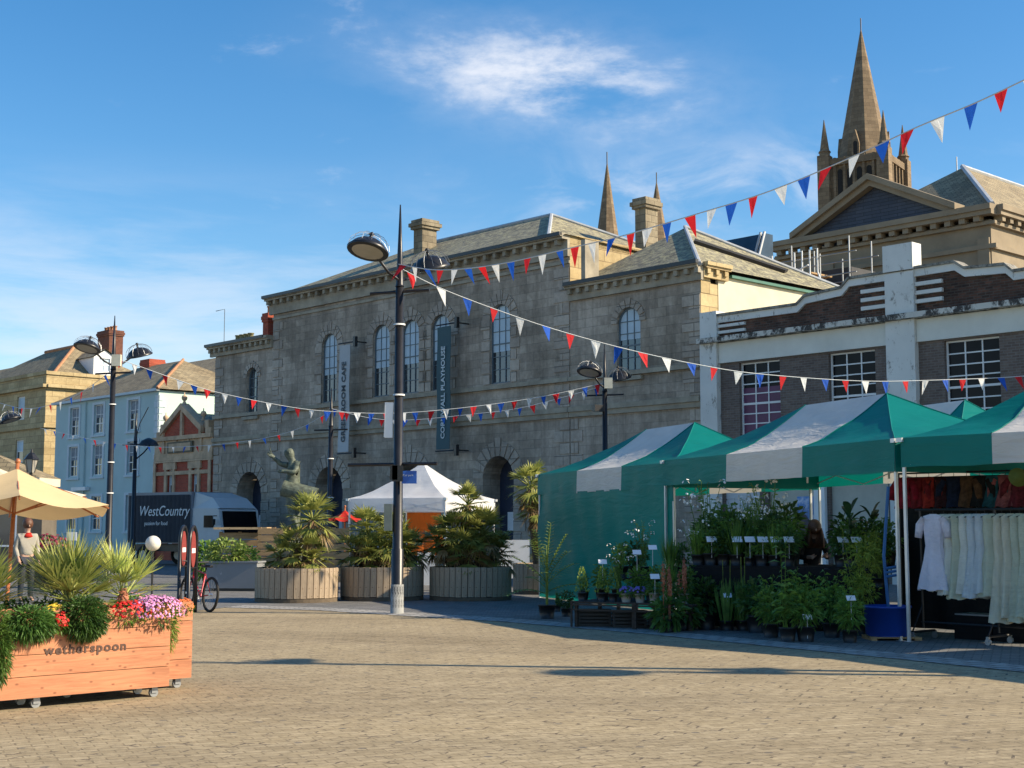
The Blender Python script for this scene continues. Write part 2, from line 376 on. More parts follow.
# ---------------------------------------------------------------- world, sun, air
SUNEL=R(31); SX,SY=math.cos(R(-8)),math.sin(R(-8))
w=bpy.data.worlds.new('World'); S.world=w; w.use_nodes=True; nt=w.node_tree; nt.nodes.clear()
wo=N(nt,'ShaderNodeOutputWorld'); bg=N(nt,'ShaderNodeBackground'); sk=N(nt,'ShaderNodeTexSky'); sk.sky_type='NISHITA'
sk.sun_disc=False; sk.sun_elevation=SUNEL; sk.sun_rotation=math.atan2(SX,SY); sk.air_density=1.0; sk.dust_density=.4; sk.ozone_density=1.8
bg.inputs[1].default_value=SKYSTR=.10
tc=N(nt,'ShaderNodeTexCoord'); sep=N(nt,'ShaderNodeSeparateXYZ'); nt.links.new(tc.outputs['Generated'],sep.inputs[0])
def M_(op,a,b=None,c=None):
    n=N(nt,'ShaderNodeMath',operation=op)
    for i,v in enumerate((a,b,c)):
        if v is None: continue
        if isinstance(v,(int,float)): n.inputs[i].default_value=v
        else: nt.links.new(v,n.inputs[i])
    return n.outputs[0]
az=M_('ARCTAN2',sep.outputs[0],sep.outputs[1]); el=M_('ARCSINE',sep.outputs[2])
def cl(sx,sz,off,scale,det=7,dist=.6,rough=.6):
    cb=N(nt,'ShaderNodeCombineXYZ'); nt.links.new(M_('MULTIPLY',az,sx),cb.inputs[0]); nt.links.new(M_('MULTIPLY',el,sz),cb.inputs[1]); cb.inputs[2].default_value=off
    return noi(nt,cb.outputs[0],scale,det,rough,dist)
def blob(a0,e0,ra,re,tilt=0):
    da=M_('SUBTRACT',az,a0); de=M_('SUBTRACT',M_('SUBTRACT',el,e0),M_('MULTIPLY',da,tilt))
    q=M_('ADD',M_('POWER',M_('DIVIDE',da,ra),2.0),M_('POWER',M_('DIVIDE',de,re),2.0))
    return M_('POWER',2.718,M_('MULTIPLY',q,-1.0))
big=cl(1.0,2.3,2.3,11,9,.15,.62)
def sm(x,a,b):
    n=N(nt,'ShaderNodeMapRange',interpolation_type='SMOOTHSTEP'); n.inputs[1].default_value=a; n.inputs[2].default_value=b; nt.links.new(x,n.inputs[0]); return n.outputs[0]
c1=M_('MULTIPLY',sm(M_('ADD',big,M_('MULTIPLY',blob(.03,.318,.11,.034,-.14),.30)),.62,.98),.62)
c1b=M_('MULTIPLY',M_('MULTIPLY',sm(big,.30,.62),blob(0.03,.314,.11,.034,-.14)),.42)
c2=M_('MULTIPLY',M_('MULTIPLY',sm(cl(.8,4.5,4.1,6,7,.2,.6),.36,.66),M_('MULTIPLY',sm(M_('MULTIPLY',el,-1.0),-.27,-.13),sm(M_('MULTIPLY',az,-1.0),-.12,.25))),.5)
c3=M_('MULTIPLY',M_('MULTIPLY',sm(cl(1,2.2,7.7,10,7,.6),.42,.70),blob(.14,.235,.16,.03,.05)),.5)
cs=M_('MINIMUM',M_('ADD',M_('ADD',c1,c1b),M_('ADD',c2,c3)),.85)
hs=N(nt,'ShaderNodeHueSaturation'); hs.inputs['Saturation'].default_value=1.38; hs.inputs['Value'].default_value=1.1; nt.links.new(sk.outputs[0],hs.inputs['Color'])
nt.links.new(mix(nt,cs,hs.outputs[0],(5.6,5.8,6.3)),bg.inputs[0]); nt.links.new(bg.outputs[0],wo.inputs[0])
sd=bpy.data.lights.new('sun','SUN'); sd.energy=4.9; sd.angle=R(.55); sd.color=(1,.86,.64)
so=bpy.data.objects.new('sun',sd); COL.objects.link(so)
so.rotation_euler=Vector((SX*math.cos(SUNEL),SY*math.cos(SUNEL),math.sin(SUNEL))).to_track_quat('Z','Y').to_euler()
S.view_settings.view_transform='Standard'; S.view_settings.look='None'; S.view_settings.exposure=.72; S.view_settings.gamma=1
# ---------------------------------------------------------------- ground
def ground_mat():
    m,nt,p,o=base('clay block paving')
    v=coords(nt,'Object',rot=(0,0,R(-24)))
    b=N(nt,'ShaderNodeTexBrick'); nt.links.new(v,b.inputs[0]); b.inputs['Scale'].default_value=1; b.inputs['Brick Width'].default_value=.21; b.inputs['Row Height'].default_value=.105
    b.inputs['Mortar Size'].default_value=.007; b.inputs['Color1'].default_value=(.35,.28,.175,1); b.inputs['Color2'].default_value=(.42,.34,.22,1); b.inputs['Mortar'].default_value=(.27,.215,.135,1)
    vo=N(nt,'ShaderNodeTexVoronoi'); vo.inputs['Scale'].default_value=4.5; nt.links.new(v,vo.inputs[0])
    n=noi(nt,v,.5,7,.7,.3); n2=noi(nt,v,9,5,.8)
    c=mix(nt,.6,b.outputs[0],ramp(nt,n,[(.3,(.72,.70,.68)),(.7,(1.12,1.12,1.1))]),'MULTIPLY')
    c=mix(nt,.6,c,ramp(nt,n2,[(.3,(.5,.5,.5)),(.7,(1.35,1.35,1.35))]),'MULTIPLY')
    b2=N(nt,'ShaderNodeTexBrick'); nt.links.new(coords(nt,'Object',rot=(0,0,R(21))),b2.inputs[0]); b2.inputs['Scale'].default_value=1; b2.inputs['Brick Width'].default_value=.21; b2.inputs['Row Height'].default_value=.21; b2.inputs['Mortar Size'].default_value=.012
    jm=mix(nt,1.0,b2.outputs['Fac'],ramp(nt,noi(nt,v,5,4,.8),[(.52,(0,0,0)),(.58,(1,1,1))]),'MULTIPLY'); c=mix(nt,jm,c,(.12,.095,.07))
    sp=noi(nt,v,2.3,8,.8,.2); c=mix(nt,ramp(nt,sp,[(.60,(0,0,0)),(.68,(.6,.6,.6))]),c,(.13,.11,.085)); gum=N(nt,'ShaderNodeTexVoronoi',voronoi_dimensions='2D'); gum.inputs['Scale'].default_value=1.3; nt.links.new(v,gum.inputs[0]); c=mix(nt,ramp(nt,gum.outputs['Distance'],[(.035,(.7,.7,.7)),(.05,(0,0,0))]),c,(.12,.11,.10)); big_=noi(nt,coords(nt,'Object',(.25,1,1),(0,0,R(12))),.35,7,.75,.8); c=mix(nt,.75,c,ramp(nt,big_,[(.32,(.66,.64,.62)),(.5,(1,1,1)),(.7,(1.15,1.13,1.08))]),'MULTIPLY')
    nt.links.new(c,p.inputs['Base Color']); p.inputs['Roughness'].default_value=.9; p.inputs['Specular IOR Level'].default_value=.2
    inv=N(nt,'ShaderNodeInvert'); nt.links.new(mix(nt,.4,b.outputs['Fac'],n2),inv.inputs['Color']); bump(nt,p,inv.outputs[0],.6,.012); return m
g=struct(MB().quad((-900,-60,0),(900,-60,0),(900,1500,0),(-900,1500,0)).build('ground',mplain('far ground',(.16,.14,.12),.95,.2,.05,bs=0)))
g['label']='ground beyond the square'; g['category']='ground'
gp=struct(MB().quad((-60,-20,.004),(40,-20,.004),(40,75,.004),(-60,75,.004)).build('paving',ground_mat()))
gp['label']='sunlit tan clay block paving of the square'; gp['category']='paving'
# granite channel and grey paved road behind it
ln=[(-60,640),(225,608),(320,611),(397,616),(500,622),(640,634),(760,646),(900,660),(1024,673),(1250,699)]
P0=[G(*q) for q in ln]
mb=MB()
for a,b in zip(P0,P0[1:]): mb.quad((a.x,a.y,.012),(b.x,b.y,.012),(b.x+.2,b.y+.85,.012),(a.x+.2,a.y+.85,.012))
ch=struct(mb.build('drainage_channel',mbrick('granite setts',(.30,.29,.27),(.42,.40,.37),(.14,.13,.12),.30,.2,.02,.85,(.7,.7,.7),.4,kind='Object',rot=R(-24))))
ch['label']='pale granite strip crossing the square'; ch['category']='drainage strip'
mb=MB(); mb.prism([(a.x,a.y+.3) for a in P0]+[(60,14),(60,75),(-60,75),(-60,P0[0].y+.3)],lambda u,d,z:(u,z,.008+d),0,0); mb.f=mb.f[len(P0)+4:]; mb.f=mb.f[:len(mb.f)//2]; mb.m=[0]*len(mb.f)
rd=struct(mb.build('road',mbrick('grey setts',(.15,.15,.145),(.23,.22,.21),(.07,.07,.07),.22,.11,.01,.85,(.7,.7,.7),.5,kind='Object',rot=R(20))))
rd['label']='grey block paving under the stalls'; rd['category']='road'
# ---------------------------------------------------------------- stone playhouse
AR=R(-47)
O=Vector((-14.29,67.05,0))
H=T('stone_hall','long grey granite hall with arched windows, two hanging banners and slate roofs','building',O,AR)
mb=MB()
arches=[(3.17,2.05,4.18),(9.45,2.0,4.22),(14.9,1.9,4.24),(20.2,1.7,4.28)]
mw=[(9.37,1.14),(13.03,1.14),(14.93,1.14),(16.82,1.14),(20.3,1.14)]
holesL=[arch(3.26,.95,6.75,9.03),arch(arches[0][0],arches[0][1],0,arches[0][2])]
mb.wall(rect(0,4.95,0,10.1),holesL,FRONT,.9)
holesM=[arch(a,b,7.0,10.0) for a,b in mw]+[arch(a,b,0,c) for a,b,c in arches[1:]]
mb.wall(rect(4.95,24.0,0,11.9),holesM,FRONT,.9)
holesR=[arch(26.8,1.08,6.92,9.13)]
mb.wall(rect(24.0,29.97,0,10.0),holesR,FRONT,.5)
mb.quad((0,0,0),(0,12,0),(0,12,10.1),(0,0,10.1)); mb.quad((4.95,0,10),(4.95,12,10),(4.95,12,11.9),(4.95,0,11.9))
mb.quad((0,12,0),(30,12,0),(30,12,10),(0,12,10))
mb.build('wall',granite,H)
sb=MB(); sb.quad((24.0,0,9.5),(24.0,12,9.5),(24.0,12,12.05),(24.0,0,12.05)); sb.box(23.7,24.0,.35,9,11.8,12.1)
sb.build('parapet',cream and sandst,H)
mb=MB(); mb.box(29.2,29.985,.012,.5,9.25,9.95); mb.quad((29.97,0,0),(29.97,.9,0),(29.97,.9,9.6),(29.97,0,9.6)); mb.build('return_wall',sandst,H)
mb=MB(); mb.quad((29.9,.9,0),(29.9,9,0),(29.9,9,10.0),(29.9,.9,10.0)); mb.box(29.88,29.99,.9,1.6,8,9.8); mb.build('side_wall',cream,H)
MB().box(29.88,30.03,1.6,9.2,9.92,10.02).build('gutter',mplain('green gutter',(.03,.14,.10),.5,.2,3),H)
# rusticated trim: quoins, arch stones, strings
for a_ in ((0.02,.75,0,9.7,1),(4.98,5.75,0,11.3,1),(23.2,23.97,0,11.3,-1),(24.03,24.6,0,5.6,1),(29.2,29.95,0,9.4,-1)):
    q=MB(); quoins(q,*a_[:4],FRONT,side=a_[4]); q.build('quoins',granite2,H)
for a,b,c in arches:
    q=MB(); q2=MB()
    for k in range(6):
        z=.1+k*.46
        if z+.42<c-b/2:
            e=.62 if k%2 else .42
            q.box(a-b/2-e,a-b/2,-.03,.02,z,z+.42); q2.box(a+b/2,a+b/2+e,-.03,.02,z,z+.42)
    q.build('door_jamb',granite2,H); q2.build('door_jamb',granite2,H); q=MB(); archstones(q,a,b,c,FRONT,11,.55,.03); q.build('door_arch',granite2,H)
for a,b in mw:
    q=MB(); archstones(q,a,b,10.0,FRONT,9,.42,.03)
    for k in range(6):
        e=.5 if k%2 else .34
        q.box(a-b/2-e,a-b/2,-.028,.02,7.0+k*.42,7.38+k*.42); q.box(a+b/2,a+b/2+e,-.028,.02,7.0+k*.42,7.38+k*.42)
    q.build('window_surround',granite2,H)
for a_ in ((26.8,1.08,9.13),(3.26,.95,9.03)): q=MB(); archstones(q,*a_,FRONT,9,.26,.04); q.build('window_surround',granite2,H)
s=MB()
for (a,b) in ((0,4.93),(4.95,23.99),(24.01,29.96)):
    s.box(a,b,-.16,.0,5.68,5.86); s.box(a,b,-.1,.0,5.5,5.678)
    s.box(a,b,-.14,.0,6.78,6.93)
for u in (3.26,26.8): s.box(u-.65,u+.65,-.14,0,6.60,6.74)
s.build('string_course',gtrim,H)
for i,(a,b,c) in enumerate(arches):
    d=MB(); d.prism(arch(a,b-.02,.02,c-.02),FRONT,.86,.92); dd=d.build('door',darkdoor,H)
    MB().box(a-.02,a+.02,.83,.86,.05,c-1.1).build('door_bar',greymet,dd)
    MB().box(a-.35,a+.35,.8,.86,1.5,2.2).build('notice',whitef,dd)
for a,b in mw: window(H,arch(a,b,7.0,10.0),FRONT,.10,.055,3,6,mplain('blue grey sash paint',(.10,.14,.17),.5,.1,2,bs=0),glassw,.60,bar=.028,arched=True)
window(H,arch(26.8,1.08,6.92,9.13),FRONT,.09,.06,3,5,MATS['blue grey sash paint'],glassw,.5,bar=.028,arched=True)
window(H,arch(3.26,.95,6.75,9.03),FRONT,.14,.06,3,5,MATS['blue grey sash paint'],glassw,0,bar=.028,arched=True)
cornice(H,-.35,5.0,10.35,FRONT,gtrim,.4,.55)
cornice(H,4.75,24.0,12.1,FRONT,gtrim,.5,.8,.55); MB().box(4.95,24.0,-.06,0,11.05,11.16).build('frieze_band',gtrim,H)
cornice(H,24.0,30.1,10.25,FRONT,gtrim,.4,.6)
cornice(H,0,1.3,10.25,lambda v,d,z:(30.0-d,v,z),sandst,.3,.5)
mb=MB(); hip(mb,5.0,22.9,0,9,12.05,(9.9,4.5),(18.5,4.5),14.38,.3); mb.quad((22.9,-.3,12.06),(24.1,-.3,12.06),(24.1,9.3,11.8),(22.9,9.3,11.8)); mb.build('main_roof',slate,H)
mb=MB(); hip(mb,24.1,29.9,0,9,10.1,(25.6,4.5),(25.6,4.5),12.75,.25); mb.build('side_roof',slate,H); mb=MB(); hip(mb,.1,4.8,0,9,10.2,(2.5,4),(2.5,5),11.0,.2); mb.build('side_roof',slate,H)
l=MB()
for a,b in (((23.2,-.3,12.09),(18.5,4.5,14.42)),((18.5,4.5,14.42),(9.9,4.5,14.42)),((18.5,4.5,14.42),(23.2,9.3,12.09)),((30.15,-.25,10.15),(25.6,4.5,12.79)),((30.15,9.25,10.12),(25.6,4.5,12.79)),((23.85,9.25,10.12),(25.6,4.5,12.79))): l.tube([a,b],.075,6)
l.build('lead_ridge',leadm,H)
# long rooflight on lit pyramid slope
def onslope(v,t): # right face of the pyramid
    x=30.15-(30.15-25.6)*t; z=10.12+(12.75-10.12)*t; return Vector((x,v,z))
a,b,c,d=onslope(2.9,.62),onslope(6.3,.28),onslope(5.8,.23),onslope(2.5,.55)
up=Vector((.06,0,.10))
MB().add([p for p in (a,b,c,d)]+[p+up for p in (a,b,c,d)],[(0,1,2,3),(4,5,6,7),(0,1,5,4),(1,2,6,5),(2,3,7,6),(3,0,4,7)]).build('rooflight',nearblack,H)
chimney(H,11.75,12.35,2.7,3.5,12.5,15.0,gchim,0,.17); chimney(H,22.75,23.3,4.9,5.6,11.7,14.4,gchim,0,.15)
for cc in [o for o in H.children if o.name.startswith('chimney')]:
    pass
chimney(H,3.3,3.75,.5,1.0,10.2,11.6,brickr,1,.07); 
c=chimney(H,.5,2.0,.6,1.0,10.2,10.6,sandst,4,.04,potm=mplain('mossy pot',(.20,.19,.10),.9,.4,8),poth=.26)
for a_,b_,z_,p_ in ((-.38,4.7,10.355,.44),(4.72,24.0,12.105,.54),(24.05,30.15,10.255,.44)): MB().box(a_,b_,-p_,-p_+.14,z_-.10,z_+.03).build('gutter',dkmet,H)
m=MB(); m.tube([(-.1,.5,10.3),(-.1,.5,12.2),(-.9,.5,12.2)],.02,4); m.build('tv_aerial',greymet,H)
MB().box(24.75,24.95,-.2,.5,10.3,11.75).build('vent_shaft',gtrim,H)
# ---------------------------------------------------------------- hanging banners on brackets
def wall_banner(u,z0,z1,wd,txt,mat,tm,label,size,tz):
    b=T('wall_banner',label,'banner',O+Vector((math.cos(AR)*u,math.sin(AR)*u,0)),AR,'banners hanging on the stone hall')
    mb=MB(); 
    for k in range(12):
        a=z0+(z1-z0)*k/12; e=z0+(z1-z0)*(k+1)/12; f=lambda z:-.62+.02*math.sin(z*2.3)
        mb.quad((-wd/2,f(a),a),(wd/2,f(a),a),(wd/2,f(e),e),(-wd/2,f(e),e))
        mb.quad((-wd/2,f(a)+.012,a),(wd/2,f(a)+.012,a),(wd/2,f(e)+.012,e),(-wd/2,f(e)+.012,e))
    p=mb.build('cloth',mat,b,True)
    text(txt,size,tm,b,(size*.36,-.66,tz),(PI/2,-PI/2,0),'lettering',.004,1.0,'LEFT',bold=.008)
    for z in (z0-.06,z1+.08):
        q=MB(); q.tube([(-wd/2-.05,-.62,z),(wd/2+.35,-.62,z)],.03,6); q.tube([(wd/2+.35,-.62,z),(wd/2+.35,.0,z)],.03,6); q.obox((wd/2+.37,-.62,z),(.14,.14,.42)); q.build('bracket',dkmet,b)
    return b
greyban=mplain('pale grey banner cloth',(.42,.44,.45),.7,.1,1,bs=.2); tealban=mplain('slate teal banner cloth',(.035,.085,.10),.7,.12,1,bs=.2)
lettd=mplain('dark lettering',(.02,.035,.05),.6,.1,3,bs=0); lettw=mplain('pale lettering',(.52,.58,.60),.6,.1,3,bs=0)
wall_banner(11.3,4.75,9.25,.75,'GREEN ROOM CAFE',greyban,lettd,'pale grey vertical banner with dark lettering for the cafe, left of the teal one',.375,5.15)
wall_banner(17.75,4.6,9.35,.80,'CORNWALL PLAYHOUSE',tealban,lettw,'dark teal vertical banner with pale lettering between two arched windows',.315,5.0)
# ---------------------------------------------------------------- brick market hall
K=T('brick_market_hall','low dark brick hall with white pilasters, stepped parapet and white steel windows','building',O,AR)
Lr=52.0
def step(u):
    d=(u-37.35)%14.3
    return d
pil=[(30.0,30.68,8.55),(36.87,37.8,8.9),(44.0,44.7,8.9),(50.9,51.8,8.9)]
wins=[(31.43,33.0),(34.78,36.38),(38.6,40.25),(41.9,43.45),(45.7,47.3),(48.6,50.2)]
shops=[(30.75,32.15),(32.45,34.2),(34.7,36.7),(38.4,40.7),(41.2,43.6),(45.5,50.3)]
mb=MB(); mb.wall(rect(30.68,Lr,0,6.85),[rect(a,b,4.5,6.8) for a,b in wins]+[rect(a,b,.2,3.25) for a,b in shops],lambda u,d,z:(u,d+.08,z),.2); mb.build('wall',brickg,K)
mb=MB()
par=[(30.0,7.7),(Lr,7.7),(Lr,8.9),(44.0,8.9),(43.9,8.7),(42.1,8.65),(42.0,8.42),(40.78,8.40),(40.55,8.62),(39.35,8.68),(39.05,8.9),(35.62,8.88),(35.35,8.64),(34.05,8.55),(33.75,8.32),(30.0,8.32)]
mb.prism(par,FRONT,.06,.4); mb.build('parapet',brickd,K)
# coping follows the parapet
mb=MB(); tops=par[2:]
for (a,za),(b,zb) in zip(tops,tops[1:]):
    mb.add([(a,-.03,za-.16),(b,-.03,zb-.16),(b,-.03,zb+.05),(a,-.03,za+.05),(a,.46,za-.16),(b,.46,zb-.16),(b,.46,zb+.05),(a,.46,za+.05)],[(0,1,2,3),(4,5,6,7),(0,1,5,4),(3,2,6,7),(0,3,7,4),(1,2,6,5)])
mb.build('coping',whitep,K)
mb=MB()
for (a,za),(b,zb) in zip(tops,tops[1:]):
    mb.add([(a,-.09,za+.052),(b,-.09,zb+.052),(b,-.09,zb+.13),(a,-.09,za+.13),(a,.5,za+.052),(b,.5,zb+.052),(b,.5,zb+.13),(a,.5,za+.13)],[(0,1,2,3),(4,5,6,7),(0,1,5,4),(3,2,6,7),(0,3,7,4),(1,2,6,5)])
mb.build('coping_top',mstained('mossy grey coping',(.30,.285,.24),(.07,.06,.05),4,.46,.6,(1,1,1)),K)
mb=MB()
for a,b in ((30.69,36.86),(37.81,43.99),(44.71,Lr)): mb.box(a,b,-.02,.3,6.85,7.5)
mb.build('beam',paleb,K)
mb=MB(); mb.box(30.0,Lr,-.30,.3,7.52,7.68); mb.build('cornice',whitel,K)
for i,(a,b,t) in enumerate(pil):
    mb=MB(); mb.box(a,b,-.12,.5,0,7.515); mb.box(a,b,-.10,.5,7.685,t)
    if i==1: mb.box(a-.02,b+.02,-.14,.34,8.95,9.72)
    if i>1: mb.box(a-.02,b+.02,-.14,.34,8.95,9.5)
    mb.build('pilaster',whitep,K)
for a,b,_ in pil[1:]:
    for x0,x1 in ((a-.85,a-.01),(b+.01,b+.85)):
        for k in range(3): MB().box(x0,x1,-.04,.0595,7.95+k*.25,8.06+k*.25).build('stone_fin',whitep,K)
for k in range(3): MB().box(30.69,31.75,-.04,.0595,7.8+k*.2,7.89+k*.2).build('stone_fin',whitep,K)
for i,(a,b) in enumerate(wins):
    f=window(K,rect(a,b,4.5,6.8),FRONT,.2,.05,3,7,whitef,mglass('dark window glass',(.008,.008,.011),.2,.12),.62 if i==0 else 0,purpw,bar=.036,label='window with purple film' if i==0 else None)
    if i==0:
        for ch_ in f.children:
            if ch_.name.startswith('blind'): # purple film fills the lower part
                me=ch_.data
                for v in me.vertices: v.co.z=4.55+(v.co.z-5.4)*1.05 if v.co.z<6 else 6.0
for i,(a,b) in enumerate(shops):
    mb=MB(); mb.box(a,b,.22,.26,.2,3.25)
    if i in(0,): 
        for k in range(8): mb.box(a,b,.19,.219,.3+k*.37,.62+k*.37)
    mb.build('shutter',[mplain('white shutter paint',(.60,.61,.63),.6,.08,2,bs=0),mplain('cream panel',(.50,.48,.40),.8,.1,2)][min(i,1)],K)
MB().box(30.68,Lr,-.25,.05,3.35,3.6).build('fascia',mplain('faded red fascia',(.16,.05,.035),.7,.3,2),K)
# advertising poster (blue picture) on the shop front
def poster_mat():
    m,nt,p,o=base('blue poster'); v=coords(nt,'UV'); sp=N(nt,'ShaderNodeSeparateXYZ'); nt.links.new(v,sp.inputs[0])
    g_=ramp(nt,sp.outputs[1],[(.0,(.02,.06,.12)),(1,(.05,.25,.62))]); sp_=nt.nodes[-1]
    mr=N(nt,'ShaderNodeMapRange'); mr.inputs[1].default_value=1.3; mr.inputs[2].default_value=2.6; nt.links.new(sp.outputs[1],mr.inputs[0]); nt.links.new(mr.outputs[0],sp_.inputs[0])
    n=noi(nt,v,2,4); nt.links.new(mix(nt,ramp(nt,n,[(.52,(0,0,0)),(.7,(1,1,1))]),g_,(.7,.75,.8)),p.inputs['Base Color']); p.inputs['Roughness'].default_value=.3; return m
po=T('poster','bright blue advertising poster on the shop front behind the plant stall','poster',O,AR)
MB().box(34.24,34.62,-.06,.07,0,3.3).build('white_pier',whitef,K)
b_=MB(); b_.box(33.5,34.12,.14,.18,1.35,2.55); b_.build('print',poster_mat(),po)
mb=MB(); mb.prism([(33.51,1.36),(34.11,1.36),(34.11,1.6),(33.8,2.0),(33.51,2.0)],FRONT,.125,.139); mb.build('dark_shape',mplain('dark poster shape',(.015,.02,.05),.4,.2,3,bs=0),po)  # dark area of the poster's printed picture
mb=MB(); hip(mb,31,Lr,.5,12,7.9,(33,6),(Lr-4,6),8.4,0); mb.build('roof',slate,K)
mb=MB(); mb.quad((Lr,.3,0),(Lr,12,0),(Lr,12,8.2),(Lr,.3,8.2)); mb.quad((30,12,0),(Lr,12,0),(Lr,12,8.2),(30,12,8.2)); mb.build('rear_wall',brickg,K)
# ---------------------------------------------------------------- terracotta gabled house
Tn=T('terracotta_house','narrow red brick and terracotta house front with a stepped gable and ball finials','building',O,AR)
mb=MB()
gw=[(-4.35,-3.75),(-1.95,-1.35)]
mb.wall([(-5.6,0),(-.02,0),(-.02,6.1),(-.9,6.1),(-.95,6.6),(-1.5,6.65),(-2.95,7.55),(-4.4,6.65),(-4.95,6.6),(-5.0,6.1),(-5.6,6.1)],[rect(a,b,.8,2.3) for a,b in gw]+[rect(a,b,3.0,4.5) for a,b in gw],FRONT,.2); mb.quad((-5.6,0,0),(-5.6,6,0),(-5.6,6,6.1),(-5.6,0,6.1)); mb.build('wall',brickr,Tn)
mb=MB()
mb.box(-5.65,-.02,-.2,-.001,5.95,6.15); mb.box(-5.6,-.02,-.1,-.001,4.95,5.3); mb.box(-5.6,-.02,-.07,-.001,5.3,5.94); mb.box(-5.6,-.02,-.12,-.001,4.85,4.94)
for u in (-5.6,-4.7,-3.5,-2.3,-1.1,-.3): mb.box(u,u+.22,-.13,-.0705,0,4.84) if u in(-5.6,-.3) else mb.box(u,u+.18,-.14,-.0705,5.32,5.93)
for a,b in gw: mb.box(a-.3,b+.3,-.1,-.001,4.5,4.84); mb.box(a-.2,a,-.09,-.001,3,4.5); mb.box(b,b+.2,-.09,-.001,3,4.5)
mb.box(-5.4,-.3,-.08,-.001,4.22,4.4)
for (a,za),(b,zb) in (((-4.95,6.55),(-2.95,7.75)),((-.95,6.55),(-2.95,7.75))):
    mb.add([(a,-.18,za),(b,-.18,zb),(b,-.18,zb-.32),(a,-.18,za-.32),(a,.3,za),(b,.3,zb),(b,.3,zb-.32),(a,.3,za-.32)],[(0,1,2,3),(4,5,6,7),(0,1,5,4),(3,2,6,7),(0,3,7,4),(1,2,6,5)])
for u in (-4.95,-3.05,-1.25): mb.box(u,u+.22,-.12,-.001,6.16,6.6 if u!=-3.05 else 7.4)
for u in (-5.4,-.65): mb.box(u,u+.5,-.1,.3,6.16,6.42); mb.box(u+(.3 if u<-3 else -.15),u+(.65 if u<-3 else .2),-.05,.3,6.42,6.8)
mb.build('terracotta_dressings',terra,Tn)
for u,z in ((-2.95,7.7),(-4.75,6.8),(-1.1,6.8)):
    MB().lathe([(.13,0),(.08,.12),(.05,.16),(.13,.25),(.15,.34),(.11,.44),(.03,.47),(.02,.6)],(u,.05,z),10).build('finial',terra,Tn,True)
MB().box(-4.15,-1.75,-.17,-.101,5.3,5.85).build('name_panel',mplain('dark panel stone',(.13,.11,.07),.8,.3,4),Tn)
text('DAIRY',.32,terra,Tn,(-2.95,-.175,5.46),(PI/2,0,0),'carved_lettering',.01,1.2,'CENTER') if False else MB().box(-4.0,-1.9,-.18,-.171,5.38,5.77).build('panel_field',terra,Tn)
for a,b in gw:
    window(Tn,rect(a,b,3.0,4.5),FRONT,.12,.06,1,2,whitef,glassw,.5)
    window(Tn,rect(a,b,.8,2.3),FRONT,.12,.06,1,2,whitef,glassw)
MB().add([(-5.4,.3,6.1),(-.5,.3,6.1),(-2.95,.3,7.3),(-5.4,3.4,6.1),(-.5,3.4,6.1),(-2.95,3.4,7.3)],[(0,2,5,3),(1,4,5,2),(3,5,4)]).build('roof',slate,Tn)
# ---------------------------------------------------------------- blue house
OB=Vector((-19.0,75.0,0))
B=T('blue_house','pale blue three storey house with white sash windows and one mint lit side','building',OB,AR)
bw=[]
for uc in (-9.9,-6.85,-2.75): bw+= [(uc,7.0,8.65),(uc,4.6,6.35),(uc,1.5,3.4)]
mb=MB(); mb.wall(rect(-12.4,0,0,9.0),[rect(u-.58,u+.58,a,b) for u,a,b in bw],FRONT,.14); mb.build('front_wall',bluep,B)
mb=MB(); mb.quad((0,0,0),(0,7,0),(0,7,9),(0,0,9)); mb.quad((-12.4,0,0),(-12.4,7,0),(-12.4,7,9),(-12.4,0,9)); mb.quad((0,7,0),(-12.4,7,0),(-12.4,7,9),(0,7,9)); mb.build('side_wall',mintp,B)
for u,a,b in bw:
    mb=MB(); mb.box(u-.78,u-.58,-.04,.0,a-.1,b+.15); mb.box(u+.58,u+.78,-.04,.0,a-.1,b+.15); mb.box(u-.578,u+.578,-.04,0,b,b+.15); mb.box(u-.84,u+.84,-.09,0,a-.2,a-.102); mb.build('window_surround',mplain('pale blue white paint',(.52,.60,.64),.7,.08,2),B)
for u,a,b in bw: window(B,rect(u-.58,u+.58,a,b),FRONT,.09,.05,2,3,whitef,glassw,.45 if a>4 else 0,mplain('net curtain',(.24,.27,.30),.8,.3,5,bs=0))
q=MB(); quoins(q,-.45,-.02,0,8.8,FRONT,.35,.03,.7,-1); quoins(q,.02,.4,0,8.8,lambda v,d,z:(0-d,v,z),.35); q.build('quoins',mplain('pale blue white paint',()),B)
MB().tube([(-8.4,-.08,0),(-8.4,-.08,8.9)],.05,6).build('downpipe',bluep,B)
MB().box(-12.6,.15,-.25,-.05,8.95,9.08).build('gutter',mplain('pale blue white paint',()),B)
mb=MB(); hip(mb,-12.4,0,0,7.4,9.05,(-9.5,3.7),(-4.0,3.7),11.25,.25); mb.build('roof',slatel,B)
MB().tube([(.25,-.25,9.07),(-4,3.7,11.3)],.08,6).build('hip_tiles',potc,B)
MB().box(-9.5,-7.7,-.3,-.02,3.75,3.95).build('shop_fascia',whitef,B)
chimney(B,-8.7,-7.6,3.5,4.5,9.8,11.65,MATS.get('sooty brick') or brickr,0,.05)
